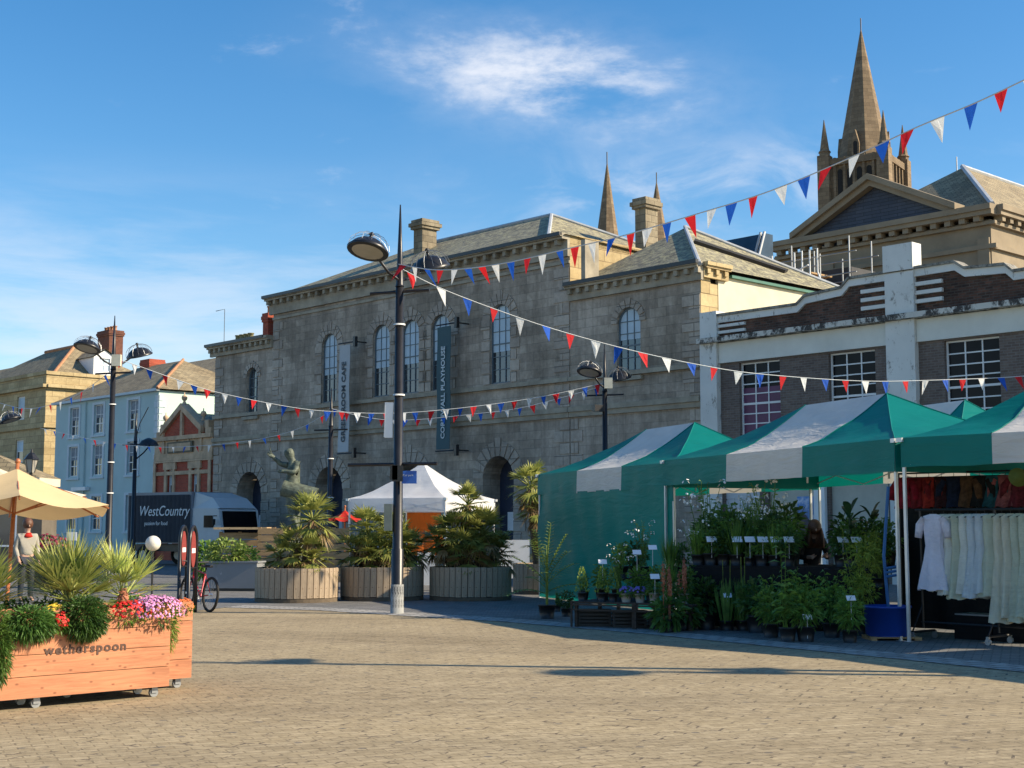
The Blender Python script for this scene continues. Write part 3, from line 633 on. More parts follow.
# ---------------------------------------------------------------- sandstone house with dormer
OS=Vector((-30.1,90.0,0))
D=T('sandstone_house','large sandstone house, dark shaded front and bright sunlit side, with a white dormer','building',OS,AR)
sw=[(-3.75,8.75,10.3),(-3.75,5.9,7.4),(-8.1,8.75,10.3),(-8.1,5.9,7.4),(-3.75,1.5,3.5)]
mb=MB(); mb.wall(rect(-18,0,0,11.65),[rect(u-.6,u+.6,a,b) for u,a,b in sw],FRONT,.15); mb.quad((0,0,0),(0,14,0),(0,14,11.65),(0,0,11.65)); mb.quad((-18,0,0),(-18,14,0),(-18,14,11.6),(-18,0,11.6)); mb.build('wall',sandst,D)
for u,a,b in sw: window(D,rect(u-.6,u+.6,a,b),FRONT,.1,.07,1,2,whitef,glassw,.5)
s=MB()
for fr,(a,b) in ((FRONT,(-18,.2)),(lambda v,d,z:(0-d,v,z),(0,14))):
    s.box(a,b,-.3,-.001,10.65,10.85,fr=fr); s.box(a,b,-.1,-.001,11.5,11.72,fr=fr); s.box(a,b,-.15,-.001,8.05,8.3,fr=fr)
s.build('string_course',sandst,D)
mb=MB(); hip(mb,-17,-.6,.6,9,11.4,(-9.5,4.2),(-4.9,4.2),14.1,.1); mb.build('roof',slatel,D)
MB().tube([(-.6,.6,11.45),(-4.9,4.2,14.15)],.10,6).build('hip_tiles',potc,D); MB().tube([(-9.5,4.2,14.15),(-4.9,4.2,14.15)],.12,6).build('ridge_tiles',potc,D)
dm=MB(); fr=lambda v,d,z:(-.75-d,v,z)
dm.wall([(3.6,11.8),(5.2,11.8),(5.2,13.0),(4.4,13.5),(3.6,13.0)],[rect(4.0,4.8,12.05,12.95)],fr,.1); dm.quad((-.75,3.6,11.8),(-3,3.6,11.8),(-3,3.6,13),(-.75,3.6,13)); dm.quad((-.75,5.2,11.8),(-3,5.2,11.8),(-3,5.2,13),(-.75,5.2,13))
dmo=dm.build('dormer',whitef,D); window(dmo,rect(4.0,4.8,12.05,12.95),fr,.06,.05,2,2,whitef,blind)
MB().add([(-.6,3.45,13.0),(-.6,4.4,13.6),(-.6,5.35,13.0),(-4,3.45,13.0),(-4,4.4,13.6),(-4,5.35,13.0)],[(0,1,4,3),(1,2,5,4)]).build('dormer_roof',slatel,D)
# tall brick chimney stack house and the grey roofed terrace behind
OC=Vector((-28.5,100,0))
C_=T('terrace_house','slate roofed terrace behind the blue house with a tall brick chimney stack','building',OC,AR)
mb=MB(); mb.box(-4,16,0,9,0,11.2); mb.build('wall',whitef,C_)
MB().add([(-4.2,-.3,11.2),(16.2,-.3,11.2),(16.2,4.5,13.6),(-4.2,4.5,13.6),(16.2,9.3,11.2),(-4.2,9.3,11.2)],[(0,1,2,3),(3,2,4,5),(1,4,2),(0,3,5)]).build('roof',slatel,C_)
chimney(C_,-3.3,-1.5,.2,1.3,10.5,W(100,331,102).z,mbrick('sooty brick',(.17,.055,.035),(.24,.08,.045),(.14,.10,.08),.23,.075,.01,.9,(.5,.45,.4),.7),4,.1)
for k in range(5): window(C_,rect(8.5+k*1.3,9.4+k*1.3,9.9,10.9),lambda u,d,z:(u,d-.15,z),.1,.06,2,2,whitef,glassw)
OD=W(212,372,112); OD.z=0
D2=T('distant_house','far white house with grey slate roof and clustered chimney pots, left of the hall','building',OD,AR)
mb=MB(); mb.box(-9,3,0,8,0,12.3); mb.build('wall',whitef,D2)
MB().add([(-9.2,-.3,12.3),(3.2,-.3,12.3),(3.2,4,15.0),(-9.2,4,15.0),(3.2,8.3,12.3),(-9.2,8.3,12.3)],[(0,1,2,3),(3,2,4,5),(1,4,2),(0,3,5)]).build('roof',slatel,D2)
for k in range(4): window(D2,rect(-3.4+k*1.2,-2.6+k*1.2,11.0,12.0),lambda u,d,z:(u,d-.15,z),.1,.06,2,2,whitef,glassw)
chimney(D2,-4.6,-1.6,3.4,4.6,14.2,15.6,brickr,4,.1)
OF=W(2,340,120); OF.z=0
D3=T('distant_roof_house','far brown roofed house at the left edge behind the sandstone house','building',OF,AR)
mb=MB(); mb.box(-14,5,0,9,0,13.7); mb.build('wall',sandst,D3); MB().add([(-14.2,-.3,13.7),(5.2,-.3,13.7),(5.2,4.5,16.4),(-14.2,4.5,16.4),(5.2,9.3,13.7),(-14.2,9.3,13.7)],[(0,1,2,3),(3,2,4,5),(1,4,2),(0,3,5)]).build('roof',slatel,D3)
# ---------------------------------------------------------------- pedimented city hall
OP=W(990,204,60); OP.z=0
Pd=T('pedimented_hall','large pale stone hall with slate clad pediment rising behind the brick hall','building',OP,AR)
mb=MB(); zt=15.6
mb.box(-11.5,0,0,16,0,13.0); mb.box(-11.5,-.002,.002,15.9,13.0,zt-.6); mb.build('wall',mplain('pale warm stone',(.27,.215,.145),.9,.2,.7,bs=.2),Pd)
pst=MATS['pale warm stone']
mb=MB()
for a in (-11.4,-8.6,-4.8,-.6): mb.box(a,a+.55,-.12,-.001,0,14.2)
for fr,(a,b) in ((FRONT,(-11.4,.3)),(lambda v,d,z:(0-d,v,z),(0,16))):
    mb.box(a,b,-.16,-.002,13.7,13.9,fr=fr); mb.box(a,b,-.5,-.002,15.15,15.35,fr=fr); mb.box(a,b,-.6,-.002,15.352,15.6,fr=fr); mb.box(a,b,-.2,-.002,14.75,14.9,fr=fr)
    u=a+.3
    while u<b-.3: mb.box(u,u+.28,-.4,-.003,14.92,15.148,fr=fr); u+=.7
mb.build('entablature',pst,Pd)
pa=-10.1;pb=-1.3;pc=(pa+pb)/2;ph=17.75
mb=MB()
for (a,za),(b,zb) in (((pa,15.6),(pc,ph)),((pb,15.6),(pc,ph))):
    for off,dd in ((0,-.7),(.28,-.5)):
        mb.add([(a,dd,za-off+.25),(b,dd,zb-off+.25),(b,dd,zb-off-.03),(a,dd,za-off-.03),(a,.6,za-off+.25),(b,.6,zb-off+.25),(b,.6,zb-off-.03),(a,.6,za-off-.03)],[(0,1,2,3),(4,5,6,7),(0,1,5,4),(3,2,6,7),(0,3,7,4),(1,2,6,5)])
mb.build('pediment',pst,Pd)
MB().prism([(pa+.6,15.6),(pb-.6,15.6),(pc,ph-.35)],FRONT,-.1,.3).build('pediment_slates',slateb,Pd)
MB().add([(pa,.6,15.6),(pc,.6,ph),(pb,.6,15.6),(pa,14,15.6),(pc,14,ph),(pb,14,15.6)],[(0,1,4,3),(1,2,5,4)]).build('pediment_roof',slateb,Pd)
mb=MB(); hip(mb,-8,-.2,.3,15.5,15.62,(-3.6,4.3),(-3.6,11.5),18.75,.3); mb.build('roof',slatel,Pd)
l=MB(); l.tube([(.1,0,15.66),(-3.6,4.3,18.8)],.13,6); l.tube([(-3.6,4.3,18.8),(-3.6,11.5,18.8)],.1,6); l.build('lead_ridge',leadm,Pd)
MB().tube([(-4.4,5.2,18.6),(-4.4,5.2,19.6)],.03,5).build('roof_vent',greymet,Pd)
# glazed rooftop structure behind the pyramid roof
og=W(748,258,56); og.z=0
Gz=T('glazed_rooftop','dark blue glazed rooftop block rising behind the pyramid slate roof','building',og,AR)
mb=MB(); mb.box(-7,0,0,1.7,0,10.8); mb.build('wall',brickg,Gz); MB().box(.15,4.2,1.0,5,0,11.7).build('plant_room',mplain('dark cladding',(.03,.03,.034),.7,.3,2),Gz)
mb=MB(); mb.add([(-7,0,10.8),(0,0,10.8),(-.0,1.2,13.7),(-7,1.2,13.7),(0,1.7,13.7),(-7,1.7,13.7),(0,1.7,10.8),(-7,1.7,10.8)],[(0,1,2,3),(3,2,4,5),(1,6,4,2),(0,3,5,7)]); mb.build('glazing',mglass('dark blue glazing',(.025,.05,.08),.25,.5),Gz)
l=MB()
for u in (-6.8,-4.6,-2.4,-.2,0): l.tube([(u,-.05,10.8),(u,1.15,13.75)],.06,5)
l.build('glazing_bars',leadm,Gz)
# scaffold
osc=W(838,262,52); osc.z=0
Sc=T('scaffold','metal scaffold with guard rails on the roof between pyramid roof and pedimented hall','scaffold',osc,AR)
l=MB()
for k in range(6):
    for v in (0,1.5): l.tube([(-6+k*1.3,v,6),(-6+k*1.3,v,12.0+(k%2)*.5)],.03,5)
for z in (10.0,10.6,11.1,11.9):
    for v in (0,1.5): l.tube([(-6.2,v,z),(.8,v,z)],.025,5)
l.build('scaffold_poles',greymet,Sc)
b=MB(); b.box(-6.2,.7,0,1.5,9.9,9.97); b.box(-3.6,-1.2,.0,1.4,11.3,11.36); b.build('boards',palwood,Sc)
l=MB()
for u in (-3.3,-1.9,-1.2): l.tube([(u,-.1,10.9),(u,-.1,12.2),(u+.35,-.1,12.2),(u+.35,-.1,11.3),(u+.5,-.1,10.9)],.032,6)
for k in range(3): l.tube([(-4.3+k*.9,-.2,10.1+k*.22),(-4.15+k*.9,-.2,10.7+k*.22),(-3.7+k*.9,-.2,10.8+k*.22),(-3.6+k*.9,-.2,10.2+k*.22)],.03,6)
l.tube([(-4.8,-.2,10.0),(-1.2,-.2,11.2)],.03,6); l.tube([(-4.8,-.2,10.4),(-1.2,-.2,11.6)],.03,6)
l.build('guard_rails',whitef,Sc)
# ---------------------------------------------------------------- cathedral
ca=W(864,150,210); ca.z=0
Ca=T('cathedral','distant gothic stone cathedral with a tall central spire and two smaller spires','church',ca,R(-33))
cst=mbrick('cathedral stone',(.19,.135,.08),(.29,.21,.125),(.11,.08,.055),1.2,.6,.02,.9,(.6,.57,.52),.6)
def tower(cx,cy,wd,zt,zs,pin=1,nm='tower'):
    mb=MB(); a=wd/2; mb.box(cx-a,cx+a,cy-a,cy+a,0,zt)
    for s1 in(-1,1):
        for s2 in(-1,1): mb.box(cx+s1*a-.9,cx+s1*a+.9,cy+s2*a-.9,cy+s2*a+.9,0,zt+.5)
    for k in range(5):
        u=-a+1.6+k*(wd-3.2)/4
        for f in (lambda u,d,z:(cx+u,cy-a+d,z),lambda u,d,z:(cx+a-d,cy+u,z)):
            mb.box(u-.18,u+.18,-.35,0,zt-9,zt,fr=f)
    for f in (lambda u,d,z:(cx+u,cy-a+d,z),lambda u,d,z:(cx+a-d,cy+u,z)): mb.box(-a,a,-.5,0,zt-1.2,zt-.2,fr=f); mb.box(-a,a,-.5,0,zt-10.2,zt-9.4,fr=f)
    t=mb.build(nm,cst,Ca)
    l=MB()
    for k in range(4):
        u=-a+1.6+(k+.5)*(wd-3.2)/4
        for f in (lambda u,d,z:(cx+u,cy-a+d,z),lambda u,d,z:(cx+a-d,cy+u,z)): l.prism(arch(u,.8,zt-8.6,zt-1.8,6),f,-.03,.0)
    l.build('louvre',nearblack,t)
    s=MB(); r=a*(.86 if pin else 1.0); vs=[(cx+r*math.cos(PI/8+k*PI/4),cy+r*math.sin(PI/8+k*PI/4),zt) for k in range(8)]+[(cx,cy,zs)]
    s.add(vs,[(k,(k+1)%8,8) for k in range(8)]); sp=s.build('spire',cst,Ca)
    MB().tube([(cx,cy,zs-1),(cx,cy,zs+1.4)],.10,5).build('spire_cross',dkmet,sp)
    if pin:
        for s1 in(-1,1):
            for s2 in(-1,1):
                p=MB(); x=cx+s1*a;y=cy+s2*a; p.lathe([(.85,zt-2),(.85,zt+1.0),(1.0,zt+1.1),(.75,zt+1.4),(.05,zt+6.2)],(x,y,0),8); p.build('pinnacle',cst,Ca)
        for ang in range(4):
            p=MB(); f=lambda u,d,z,ang=ang:tuple(Matrix.Rotation(ang*PI/2,3,'Z')@Vector((u,-a*.82+d,z))+Vector((cx,cy,0)))
            p.prism([(-.6,zt),(.6,zt),(.6,zt+2.0),(0,zt+4.2),(-.6,zt+2.0)],f,-.2,2.6); q_=p.build('spire_dormer',cst,Ca)
            l=MB(); l.prism(arch(0,.6,zt+.3,zt+2.4,6),f,-.24,-.2); l.build('louvre',nearblack,q_)
tower(0,0,9.2,W(863,162,210).z,W(863,27,210).z)
Mi=Ca.matrix_basis.copy(); Mi=Matrix.Translation(ca)@Matrix.Rotation(R(-33),4,'Z'); Mi=Mi.inverted()
for px,py,Yd,wd,zt in ((607,160,235,5.2,46),(656.5,180,250,5.4,50)):
    q=W(px,py,Yd); qq=Mi@Vector((q.x,q.y,0)); tower(qq.x,qq.y,wd,zt,q.z,0,'west_tower')
mb=MB(); mb.box(-55,-5,-6,8,0,26); mb.build('nave_wall',cst,Ca); MB().add([(-55,-7,26),(-5,-7,26),(-5,1,36),(-55,1,36),(-5,9,26),(-55,9,26)],[(0,1,2,3),(3,2,4,5),(1,4,2),(0,3,5)]).build('nave_roof',slateb,Ca)
# ================================================================ STREET OBJECTS
# ---------------------------------------------------------------- lamp posts
def lamp_post(label,px,Y,arm=(-.5,-.8),H_=7.8,heads=2,tape=(),low=False,box=True,sc=1.0,top=True,base_peel=False):
    o=T('lamp_post',label,'street lamp',WX(px,Y),0,'black street lamps of the square')
    a=Vector((arm[0],arm[1],0)).normalized(); r=.095
    mb=MB(); mb.tube([(0,0,0),(0,0,.02),(0,0,1.2),(0,0,1.22),(0,0,H_*.795)],[.125,.115,.115,r,r*.8],14); mb.build('pole',dkmet,o,True)
    MB().tube([(0,0,H_*.795),(0,0,H_*.80),(0,0,H_*.86),(0,0,H_)],[r*.95,r*.8,r*.6,.012],10).build('spike',dkmet,o,True)
    if base_peel: MB().tube([(0,0,.0),(0,0,.55)],[.128,.122],14).build('peeling_base',mstained('peeling white base',(.36,.36,.34),(.03,.03,.03),5,.47,.55),o,True)
    zt=H_*.81
    for s in ([1,-1][:heads]):
        d=a*s; c=d*1.0+Vector((0,0,zt+.42))
        m=MB(); m.tube([(0,0,zt),d*.35+Vector((0,0,zt+.10)),d*.68+Vector((0,0,zt+.32))],.028,6); ar=m.build('lamp_arm',dkmet,o,True)
        M=Matrix.Translation(c)@Vector((0,0,1)).rotation_difference((Vector((0,0,1))-d*.34).normalized()).to_matrix().to_4x4()
        m=MB(); prof=[(.39,-.03),(.40,0),(.36,.04),(.30,.12),(.20,.19),(.10,.22),(.03,.23),(.03,.33),(.05,.35),(.02,.38)]
        m.lathe(prof,(0,0,0),22,0,M,False); m.lathe([(.30,-.035),(.385,-.03)],(0,0,0),22,0,M,False); h=m.build('lamp_head',dkmet,o,True)
        MB().lathe([(.001,-.055),(.15,-.05),(.30,-.032)],(0,0,0),22,0,M,False).build('lens',mplain('frosted lamp lens',(.42,.38,.30),.4,.1,3,bs=0),h,True)
        m=MB()
        for k in range(7):
            t=PI*k/7; q=[M@Vector((math.cos(t)*.40*math.cos(e),math.sin(t)*.40*math.cos(e),.04+.30*math.sin(e))) for e in [PI*j/8 for j in range(9)]]
            m.tube(q,.005,4,cap=False)
        m.build('bird_wire',greymet,h)
    pr=Vector((.94,-.34,0))
    if top: m=MB(); m.tube([pr*-.62+Vector((0,0,zt-.22)),pr*.62+Vector((0,0,zt-.22))],.03,6); m.build('crossbar',dkmet,o)
    if low: m=MB(); m.tube([pr*-1.05+Vector((0,0,2.80)),pr*.8+Vector((0,0,2.80))],.035,6); m.build('banner_arm',dkmet,o)
    if box: MB().box(-.02,.24,-.14,.0,zt-.02,zt+.32).build('junction_box',mplain('cream box',(.62,.60,.48),.6,.1,4,bs=0),o)
    m=MB()
    for z in tape: m.tube([(0,0,z),(0,0,z+.03)],[r*1.08+.010]*2,12)
    if tape: m.build('tape_band',mplain('white tape',(.7,.7,.66),.6,.1,4,bs=0),o,True)
    return o
def hang(n,px,Y,z,lab): pass
LA=lamp_post('tall black lamp post in the middle of the square with a blue sign on it',397,26.5,tape=(5.45,4.1),low=True,box=False,base_peel=True)
m=MB(); m.box(-.14,-.0,-.16,-.12,2.5,2.78); m.obox((.0,-.13,2.62),(.2,.06,.3)); m.build('sign_bracket',dkmet,LA)
MB().box(.08,.36,-.15,-.125,2.43,2.67).build('direction_sign',mplain('blue sign paint',(.02,.10,.40),.4,.1,3,bs=0),LA)
text('Car park',.055,whitef,LA,(.10,-.152,2.57),(PI/2,0,0),'lettering',.001)
MB().box(-.25,-.10,-.13,.02,1.55,2.05).build('control_box',mplain('grey green box',(.12,.15,.14),.6,.2,4),LA)
m=MB(); m.box(-.26,-.11,-.05,-.02,3.3,3.97); m.obox((-.185,-.035,3.64),(.15,.02,.66),0,0,0,.05); m.build('white_panel',whitef,LA)
LB=lamp_post('black lamp post with a white box, in front of the pale blue house',107,41,tape=(5.2,3.5,2.6),H_=7.85)
LC=lamp_post('black lamp post with a white box, standing behind the striped green tent',606,44,tape=(2.9,),H_=7.4); 
MB().obox((-.22,-.1,5.35),(.35,.2,.2),.5).build('floodlight',dkmet,LC)
LD=lamp_post('slender dark post between the statue and the pale grey banner',329,47,heads=0,H_=6.3,box=False,tape=(3.9,2.6)); 
LE=lamp_post('thin lamp post with one drooping head in front of the blue house corner',132,58,heads=0,H_=6.5,box=False,tape=(4.0,),top=True)
m=MB(); m.tube([(0,0,4.4),(.35,0,4.7),(.6,0,5.0)],.03,5); m.build('lamp_arm',dkmet,LE); MB().lathe([(.42,0),(.4,.05),(.3,.2),(.1,.3),(.02,.32)],(.55,0,5.0),16).build('lamp_head',dkmet,LE,True)
m=MB(); m.tube([(0,0,5.2),(.15,0,5.9),(.5,0,6.6)],.02,5); m.build('aerial',dkmet,LE)
LF=lamp_post('street lamp at the left edge in front of the sandstone house',-22,52,arm=(1,0),H_=6.4,heads=1,box=False,top=False)
# off-frame lamp post whose shadow falls over the square
sh=G(648,676); k=6.75/math.tan(SUNEL); bx=sh.x+k*SX+.4; by=sh.y+k*SY+.4
LG=lamp_post('black street lamp beyond the right edge of the view',0,30,arm=(.55,.05)); LG.location=(bx,by,0)
sh=G(205,661); LH=lamp_post('nearer black street lamp beyond the right edge of the view',0,30,arm=(.55,.05)); LH.location=(sh.x+k*SX+.15,sh.y+k*SY-.2,0)
# lantern
q=T('lantern_post','small black heritage lantern above the kiosk roof','street lamp',WX(27,42))
m=MB(); m.tube([(0,0,0),(0,0,3.25)],.05,8); m.build('pole',dkmet,q); 
MB().lathe([(.11,3.25),(.2,3.62),(.2,3.64)],(0,0,0),6).build('lantern_glass',mplain('clear lantern glass',(.35,.33,.28),.2,.1,3,bs=0),q); MB().lathe([(.25,3.64),(.12,3.8),(.05,3.85),(.03,3.95)],(0,0,0),6).build('lantern_cap',dkmet,q)
m=MB()
for k in range(6): a=k*PI/3; m.tube([(.11*math.cos(a),.11*math.sin(a),3.25),(.2*math.cos(a),.2*math.sin(a),3.64)],.012,4)
m.build('lantern_frame',dkmet,q)
# kiosk at left
q=T('kiosk','low kiosk with tiled roof and cream fascia at the left edge','kiosk',WX(40,45),R(-4))
m=MB(); m.box(-8,0,0,1.2,0,2.95); m.build('wall',mplain('kiosk wall',(.13,.11,.085),.8,.2,2),q)
MB().box(-8.15,.0,-.3,1.4,2.95,3.2).build('fascia',cream,q)
m=MB(); hip(m,-8,-.3,0,1.2,3.205,(-6,.6),(-2.2,.6),4.15,.3); m.build('roof',slatel,q)
for k in range(3): window(q,rect(-7.4+k*2.4,-5.6+k*2.4,1.0,2.4),lambda u,d,z:(u,d-.09,z),.04,.06,2,1,whitef,glassw)
# ---------------------------------------------------------------- bunting
def bunting(label,pts,Ya,Yb,n,size,start=0,seed=1,pts3=None):
    rnd=random.Random(seed)
    a=W(pts[0][0],pts[0][1],Ya); b=W(pts[-1][0],pts[-1][1],Yb)
    def onp(px,py):
        d=ray(px,py); nn=Vector((-(b.y-a.y),b.x-a.x,0)); k=(a.x*nn.x+a.y*nn.y)/(d.x*nn.x+d.y*nn.y); return Vector((0,0,HC))+d*k
    P=[onp(*p) for p in pts]
    # smooth resample
    C=[]
    for i in range(len(P)-1):
        p0=P[max(i-1,0)];p1=P[i];p2=P[i+1];p3=P[min(i+2,len(P)-1)]
        for j in range(8):
            t=j/8; C.append(.5*((2*p1)+(p2-p0)*t+(2*p0-5*p1+4*p2-p3)*t*t+(3*p1-p0-3*p2+p3)*t**3))
    C.append(P[-1])
    root=T('bunting',label,'bunting',P[0],0,'strings of red, white and blue bunting'); O_=P[0]
    MB().tube([c-O_ for c in C],.009,4,cap=False).build('cord',cord,root)
    L=[0]
    for x,y in zip(C,C[1:]): L.append(L[-1]+(y-x).length)
    tot=L[-1]
    def at(s):
        s=max(0,min(tot,s))
        for i in range(len(L)-1):
            if L[i+1]>=s:
                t=(s-L[i])/max(1e-6,L[i+1]-L[i]); return C[i].lerp(C[i+1],t),(C[i+1]-C[i]).normalized()
        return C[-1],(C[-1]-C[-2]).normalized()
    seq='rwb'
    for i in range(n):
        s=tot*(i+.5)/n; p,t=at(s); w_=size*.37; h=size*rnd.uniform(.85,1.1)
        sway=rnd.uniform(-.35,.35) if rnd.random()<.8 else rnd.uniform(-.8,.8); side=rnd.uniform(-.22,.22); w_*=rnd.uniform(.75,1.05); s+=rnd.uniform(-.04,.04); p,t=at(s)
        nn=Vector((-t.y,t.x,0)).normalized()
        tip=p-O_+Vector((0,0,-h))+nn*sway*h+t*side*h; l_=p-O_-t*w_; r_=p-O_+t*w_; mid=(p-O_)*.55+tip*.45+nn*rnd.uniform(-.06,.06)*h
        m=MB(); m.add([l_,p-O_,r_,(l_*.45+tip*.55),mid,(r_*.45+tip*.55),tip],[(0,1,4,3),(1,2,5,4),(3,4,6),(4,5,6)])
        m.build('pennant',flagm[seq[(i+start)%3]],root)
    return root
bunting('nearest bunting string rising from the middle lamp post to the top right corner',[(397,264),(440,270),(500,264),(575,247),(622,236),(700,213),(770,191),(850,158),(915,128),(975,103),(1024,80),(1085,50)],26.5,15,33,.31,0,2)
bunting('long bunting string falling right from the middle lamp post across the brick hall windows',[(400,268),(440,288),(500,311),(560,331),(630,350),(700,365),(760,374),(860,381),(940,380),(1024,376),(1110,366)],26.5,35.4,33,.32,0,3)
bunting('bunting string dipping between the lamp by the blue house and the lamp behind the tent',[(113,358),(130,363),(175,379),(216,392),(290,407),(340,412),(400,413),(470,407),(540,397),(604,383)],41,44,34,.30,0,4)
bunting('faint low bunting string across the left wing of the hall to the slender post',[(40,428),(100,441),(155,447),(212,445),(265,438),(300,428),(329,412)],60,47,24,.26,1,5)
bunting('faint bunting string behind, from the slender post to the lamp behind the tent',[(329,408),(370,418),(410,420),(474,414),(525,407),(604,386)],47,44,22,.27,2,6)
bunting('short bunting string in front of the sandstone house',[(-22,396),(20,408),(50,405),(80,393),(111,371)],52,41,14,.30,1,7)
# ---------------------------------------------------------------- statue of a drummer
def skin(name,V,E,Rr,mat,parent,sub=2,root=0):
    me=bpy.data.meshes.new(name); me.from_pydata([tuple(v) for v in V],E,[]); o=bpy.data.objects.new(name,me); COL.objects.link(o)
    sm_=o.modifiers.new('skin','SKIN'); sm_.use_smooth_shade=True
    for i,r in enumerate(Rr): 
        sv=me.skin_vertices[0].data[i]; sv.radius=(r,r) if not isinstance(r,tuple) else r; sv.use_root=(i==root)
    ss=o.modifiers.new('sub','SUBSURF'); ss.levels=sub; ss.render_levels=sub
    bpy.context.view_layer.update()
    m2=bpy.data.meshes.new_from_object(o.evaluated_get(bpy.context.evaluated_depsgraph_get())); bpy.data.objects.remove(o); bpy.data.meshes.remove(me)
    m2.name=name; m2.materials.clear(); m2.materials.append(mat); m2.polygons.foreach_set('use_smooth',[True]*len(m2.polygons))
    r=bpy.data.objects.new(name,m2); COL.objects.link(r); r.parent=parent; return r
skinm=mplain('skin',(.50,.30,.21),.55,.08,6,bs=0)
def body(parent,J,s,mat,name='body',hands=True,curl=.5,fat=1):
    """J: joint dict (metres for s=1). One continuous skinned figure with head and five-fingered hands."""
    V=[];E=[];Rr=[]
    def add(p,r,par=None):
        V.append(Vector(p)*s); Rr.append(tuple(x*s*fat for x in r) if isinstance(r,tuple) else r*s*(fat if r>.015 else 1))
        if par is not None: E.append((par,len(V)-1))
        return len(V)-1
    pel=add(J['pelvis'],(.15,.11)); wa=add(J['waist'],(.125,.095),pel); che=add(J['chest'],(.155,.11),wa); nb=add(J['neckbase'],.075,che); ne=add(J['neck'],.052,nb)
    h0=add(J['head'],(.078,.088),ne); hd=Vector(J['head'])-Vector(J['neck']); h1=add(Vector(J['head'])+hd.normalized()*.09,(.075,.085),h0); add(Vector(J['head'])+hd.normalized()*.135,(.045,.05),h1)
    for sd in 'LR':
        sh=add(J['sho'+sd],.062,che); el_=add(J['elb'+sd],.043,sh); md=add((Vector(J['elb'+sd])*.5+Vector(J['wri'+sd])*.5),.038,el_); wr=add(J['wri'+sd],.027,md)
        d=(Vector(J['wri'+sd])-Vector(J['elb'+sd])).normalized(); pm=add(Vector(J['wri'+sd])+d*.07,.034,wr)
        if hands:
            sv=d.orthogonal().normalized(); nv=d.cross(sv)
            for k in range(4):
                b_=Vector(J['wri'+sd])+d*(.10)+sv*(.026*(k-1.5)); ln_=(.062,.075,.070,.052)[k]
                f0=add(b_,.0105,pm); f1=add(b_+d*ln_*.5-nv*ln_*.15*curl,.009,f0); add(b_+d*ln_*(1-.4*curl)-nv*ln_*.6*curl,.007,f1)
            t0=add(Vector(J['wri'+sd])+d*.03+sv*-.05,.012,wr); add(Vector(J['wri'+sd])+d*.075+sv*-.065-nv*.015,.009,t0)
        hp=add(J['hip'+sd],.092,pel); kn=add(J['kne'+sd],.058,hp); cf=add(Vector(J['kne'+sd])*.65+Vector(J['ank'+sd])*.35,.055,kn); an=add(J['ank'+sd],.036,cf); add(J['toe'+sd],.034,an)
    o=skin(name,V,E,Rr,mat,parent)
    return o
st=T('statue','green bronze statue of a drummer with one arm raised, above the palms','statue',WX(292,45.5))
MB().lathe([(.9,0),(.9,.25),(.8,.3)],(0,0,0),24).build('plinth',gtrim,st); MB().ball((0,0,.9),.62,0,20,12).build('ball',bronze,st,True)
s_=1.6
J=dict(pelvis=(-.02,0,.90),waist=(-.03,0,1.06),chest=(.02,0,1.30),neckbase=(-.02,0,1.44),neck=(-.05,0,1.50),head=(-.085,0,1.59),
 shoL=(-.04,-.17,1.39),elbL=(-.22,-.22,1.36),wriL=(-.36,-.2,1.51),shoR=(.10,.14,1.40),elbR=(-.02,.02,1.22),wriR=(-.15,-.10,1.28),
 hipL=(-.05,-.09,.84),kneL=(-.02,-.13,.45),ankL=(.12,-.1,.07),toeL=(-.03,-.12,.03),hipR=(.03,.09,.84),kneR=(.06,.11,.45),ankR=(.08,.09,.07),toeR=(-.06,.12,.03))
J['shoR']=(.08,-.10,1.38); J['elbR']=(.06,-.26,1.22); J['wriR']=(-.13,-.25,1.24); J['shoL']=(-.10,.10,1.38); J['elbL']=(-.26,.06,1.40); J['wriL']=(-.42,.0,1.54)
bo=body(st,J,s_,bronze,fat=1.3); bo.location=(0,0,1.42)
M=Matrix.Translation((-.22,-.16,2.86))@Matrix.Rotation(R(105),4,'Y')
m=MB(); m.lathe([(.27,-.1),(.29,1.02),(.26,1.021),(.26,.99)],(0,0,0),24,0,M); m.build('drum',bronze,st)
m=MB(); m.tube([(-.70,0,3.9),(-.78,-.1,4.2)],.015,5); m.build('drumstick',bronze,st)
m=MB()
hx=Vector((-.085*s_,0,1.63*s_+1.42)); m.ball(hx+Vector((-.135,0,-.0)),.028,0,8,6); 
m.ball(hx+Vector((-.12,-.05,.03)),.018,0,6,5); m.ball(hx+Vector((-.12,.05,.03)),.018,0,6,5); m.ball(hx+Vector((.0,-.14,0)),.03,0,6,5,(1,.5,1.4)); m.ball(hx+Vector((.0,.14,0)),.03,0,6,5,(1,.5,1.4)); m.build('face',bronze,st,True)
# ---------------------------------------------------------------- lorry
tk=T('lorry','dark curtain sided lorry with a pale cab parked before the hall','truck',WX(190,59),R(-36))
BL=4.1
m=MB(); m.box(-BL,0,0,2.3,.95,3.12); m.build('box_frame',mplain('grey lorry frame',(.22,.23,.25),.5,.1,2),tk)
m=MB(); m.patch((-BL+.1,-.03,1.0),(-.05,-.03,1.0),(-.05,-.03,3.0),(-BL+.1,-.03,3.0),60,6,lambda u,v,p:Vector((0,-.02*abs(math.sin(u*48))-.01,0))); m.build('side_curtain',mplain('charcoal curtain',(.03,.033,.042),.85,.25,2,bs=.3),tk)
text('WestCountry',.62,whitef,tk,(-3.3,-.07,2.12),(PI/2,0,0),'lettering',.004,.92,shear=.25); text('passion for food',.24,whitef,tk,(-2.9,-.07,1.72),(PI/2,0,0),'lettering',.004,.95)
cabm=mplain('pale grey cab paint',(.48,.52,.54),.3,.06,2,bs=0)
